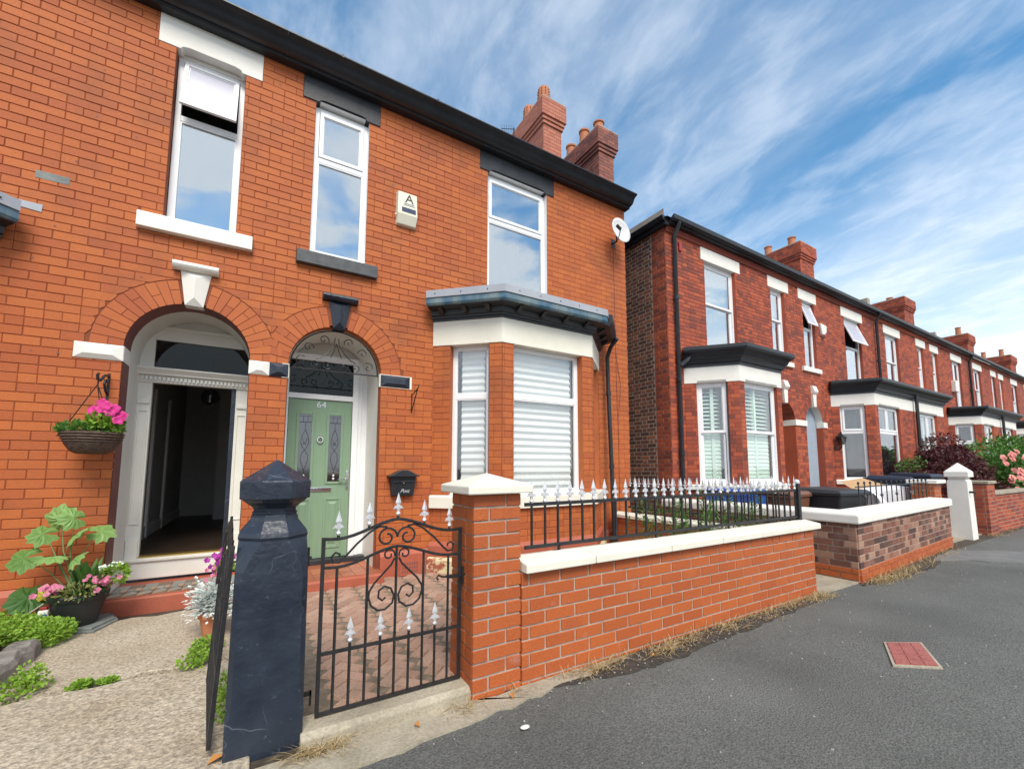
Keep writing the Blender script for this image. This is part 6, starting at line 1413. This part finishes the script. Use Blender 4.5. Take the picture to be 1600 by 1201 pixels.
for _ in range(26): flower(MB(), (cx + R.gauss(.03, .04), cy + R.gauss(-.02, .03), .60 + R.gauss(0, .05)), (R.gauss(0, .5), -1, .5), .022).build('flower', 'purple', tp, fix=False)
fl = MB()
for _ in range(16): flower(MB(), (cx + R.gauss(-.0, .035), cy - .04, .53 + R.gauss(0, .025)), (R.gauss(0, .4), -1, .5), .016).build('flower', 'pink', tp, fix=False)
# weeds behind the railing
wd = MB()
for _ in range(70):
    x = R.uniform(3.2, 4.8); y = R.uniform(2.7, 3.2); h_ = R.uniform(.72, 1.0) if R.random() < .7 else R.uniform(.95, 1.12); lean = R.gauss(0, .12)
    wd.tube([(x, y, .04), (x + lean * .4, y, h_ * .6), (x + lean, y - .05, h_)], .004, 4, .002)
    for k in range(22):
        q = .45 + .55 * k / 22; wd.leaf((x + lean * q, y - .03 * q, h_ * q), Vector((R.gauss(0, 1), R.gauss(0, .8), R.uniform(-.2, .9))), (0, 0, 1), R.uniform(.06, .12), R.uniform(.008, .014))
tag(wd.build('tall_weeds', 'leaf', None, org=(4.0, 2.95, .05), fix=False), 'tall narrow leaved green weeds growing up behind the spear railing', 'weeds')['kind'] = 'stuff'
# dry grass and fallen leaves along the wall foot
dg = MB()
def drytuft(x, y, n, s_, flat=.5):
    for _ in range(n):
        b = Vector((x + R.gauss(0, s_), y + R.gauss(0, s_ * .35), .006)); d = Vector((R.gauss(0, 1), R.gauss(-.3, .7), R.uniform(.05, flat))).normalized(); l = R.uniform(.04, .13)
        sd_ = d.cross(Vector((0, 0, 1))).normalized() * .0018
        m = b + d * l * .5 + Vector((0, 0, .012)); e = b + d * l + Vector((0, 0, R.uniform(-.01, .01))); e.z = max(.006, e.z)
        dg.add([b - sd_, b + sd_, m + sd_, m - sd_, e], [(0, 1, 2, 3), (3, 2, 4)], raw=True)
for x, y, n, s_ in ((1.05, 2.30, 40, .07), (.28, 2.34, 90, .06), (.36, 2.33, 60, .05), (2.0, 2.27, 130, .10), (2.6, 2.25, 190, .12), (2.9, 2.27, 110, .10), (3.4, 2.26, 90, .12), (3.95, 2.27, 130, .15), (4.5, 2.28, 150, .15), (5.0, 2.26, 230, .14), (6.4, 2.20, 420, .20), (6.9, 2.2, 300, .22), (7.4, 2.25, 200, .2), (8.2, 2.3, 200, .3), (9.2, 2.36, 160, .3), (12.4, 2.4, 120, .2), (13.6, 2.4, 120, .4)): drytuft(x, y, n, s_)
for _ in range(26): drytuft(R.uniform(1.3, 5.1), 2.31, 14, .05)
tag(dg.build('dry_grass', 'straw', None, org=(4, 2.27, 0), fix=False), 'straw coloured dead grass and weeds along the wall foot', 'dry grass')['kind'] = 'stuff'
gvl = MB()
for _ in range(420):
    x = R.uniform(1.2, 5.2); y = 2.32 - abs(R.gauss(0, .09)); s_ = R.uniform(.0015, .0055); gvl.taper(x, y, .006, .006 + s_, s_, s_ * R.uniform(.6, 1), s_ * .6, s_ * .5)
for _ in range(160):
    x = R.uniform(-.4, 9); y = R.uniform(.6, 2.3); s_ = R.uniform(.002, .006); gvl.taper(x, y, hgt(x, y) - .001, hgt(x, y) + s_, s_, s_, s_ * .5, s_ * .5)
tag(gvl.build('grit', 'kerb', None, org=(3, 2.2, 0)), 'pale grit and small stones scattered on the pavement edge', 'grit')['kind'] = 'stuff'
lfm = []
for i, (x, y, lab) in enumerate(((.78, 2.26, 'curled orange leaf lying on the concrete apron before the gate'), (-.12, 2.42, 'large orange dead leaf at the foot of the navy post'), (2.44, 2.21, 'orange dead leaf against the middle of the wall foot'), (1.32, 2.24, 'yellowing leaf lying below the brick pillar'))):
    mb = MB(); s_ = .07 if i == 1 else .035; d = Vector((R.gauss(0, 1), R.gauss(0, 1), .1)).normalized(); sd_ = d.cross(Vector((0, 0, 1))).normalized(); b = Vector((x, y, .014 if i != 1 else .05))
    mb.add([b, b + d * s_ * .5 + sd_ * s_ * .45 + Vector((0, 0, .02)), b + d * s_ * 1.2, b + d * s_ * .5 - sd_ * s_ * .4 + Vector((0, 0, .012)), b + d * s_ * .55], [(0, 1, 4), (1, 2, 4), (2, 3, 4), (3, 0, 4)], raw=True)
    tag(mb.build('fallen_leaf', 'deadleaf', None, org=b, fix=False), lab, 'leaf')
sh_ = MB().lathe(0, 0, [(.004, .0), (.022, .003), (.026, .007), (.018, .010), (.004, .012)], 12, sy=.7); tag(sh_.build('bottle_top', 'white', None, org=(0, 0, 0), smooth=True), 'flattened white bottle top on the asphalt', 'bottle top').location = (1.24, 1.98, .004)

# ------------------------------------------------------------------ shrubs beyond the white post
def shrub(name, label, c, clumps, m, leaf, stems, cat='shrub', parts=None):
    root = thing(name, label, cat, c)
    mb = MB()
    for p, r, n in clumps: blob(mb, p, r, n, leaf[0], leaf[1], shell=.35, up=leaf[2] if len(leaf) > 2 else .2)
    mb.build('crown', m, root, fix=False); st_ = MB()
    for k in range(stems):
        p, r, n = clumps[k % len(clumps)]; st_.tube([(c[0] + R.gauss(0, .08), c[1] + R.gauss(0, .08), 0), (c[0] + (p[0] - c[0]) * .5 + R.gauss(0, .05), c[1] + (p[1] - c[1]) * .5, p[2] * .55), p], .022, 5, .007)
    st_.build('trunk', 'wood', root); return root
cl = []
for _ in range(46):
    a = R.uniform(0, 6.28); k = R.random() ** .5; x = 15.2 + 1.85 * k * math.cos(a); y = 3.75 + .75 * k * math.sin(a); top = 1.85 - .75 * k * k; cl.append(((x, y, R.uniform(.55, 1.0) * top), (.42, .34, .12), 330))
for x, z in ((14.6, 1.95), (15.2, 2.1), (15.7, 2.0), (14.1, 1.75), (16.3, 1.75)): cl.append(((x, 3.7, z), (.3, .25, .12), 160))
shrub('maple_shrub', 'purple leaved maple shrub spreading behind the white gate post', (15.2, 3.75, 0), cl, 'maple', (.085, .016, -.1), 12)
cl = [((13.55 + R.uniform(-.3, .3), 4.1 + R.uniform(-.3, .3), R.uniform(.7, 1.45)), (.2, .2, .15), 80) for _ in range(9)]
shrub('green_shrub', 'small green shrub beside the purple maple', (13.55, 4.1, 0), cl, 'leaf', (.06, .016), 4)
cl = [((18.5 + R.uniform(-1.3, 1.5), 3.1 + R.uniform(-.45, .45), R.uniform(.5, 1.75)), (.4, .35, .28), 130) for _ in range(40)]
cl += [((16.6 + R.uniform(-.2, .8), 2.55 + R.uniform(-.1, .2), R.uniform(.45, .95)), (.3, .22, .2), 110) for _ in range(7)]
rb = shrub('rose_bush', 'green rose bush with salmon pink blooms over the dark wall', (18.4, 3.1, 0), cl, 'leaf', (.10, .030), 8)
for i in range(34):
    p = (R.uniform(15.9, 19.0), 2.75 + R.uniform(-.2, .15), R.uniform(.75, 1.75)); fm_ = MB()
    for k in range(3): flower(fm_, Vector(p) - Vector((0, .02 * k, 0)), (R.gauss(-.5, .3), -1, .5), .085 - .02 * k, 6)
    fm_.build('rose', 'rose', rb, fix=False)
cl = [((R.uniform(19.3, 26), 3.5 + R.uniform(-.4, .4), R.uniform(.5, 2.15)), (.5, .45, .3), 140) for _ in range(60)]
shrub('hedge_shrub', 'bright green hedge shrub rising beyond the pink roses', (22, 3.5, 0), cl, 'leaf', (.12, .035), 10, 'hedge')
MB_ = None
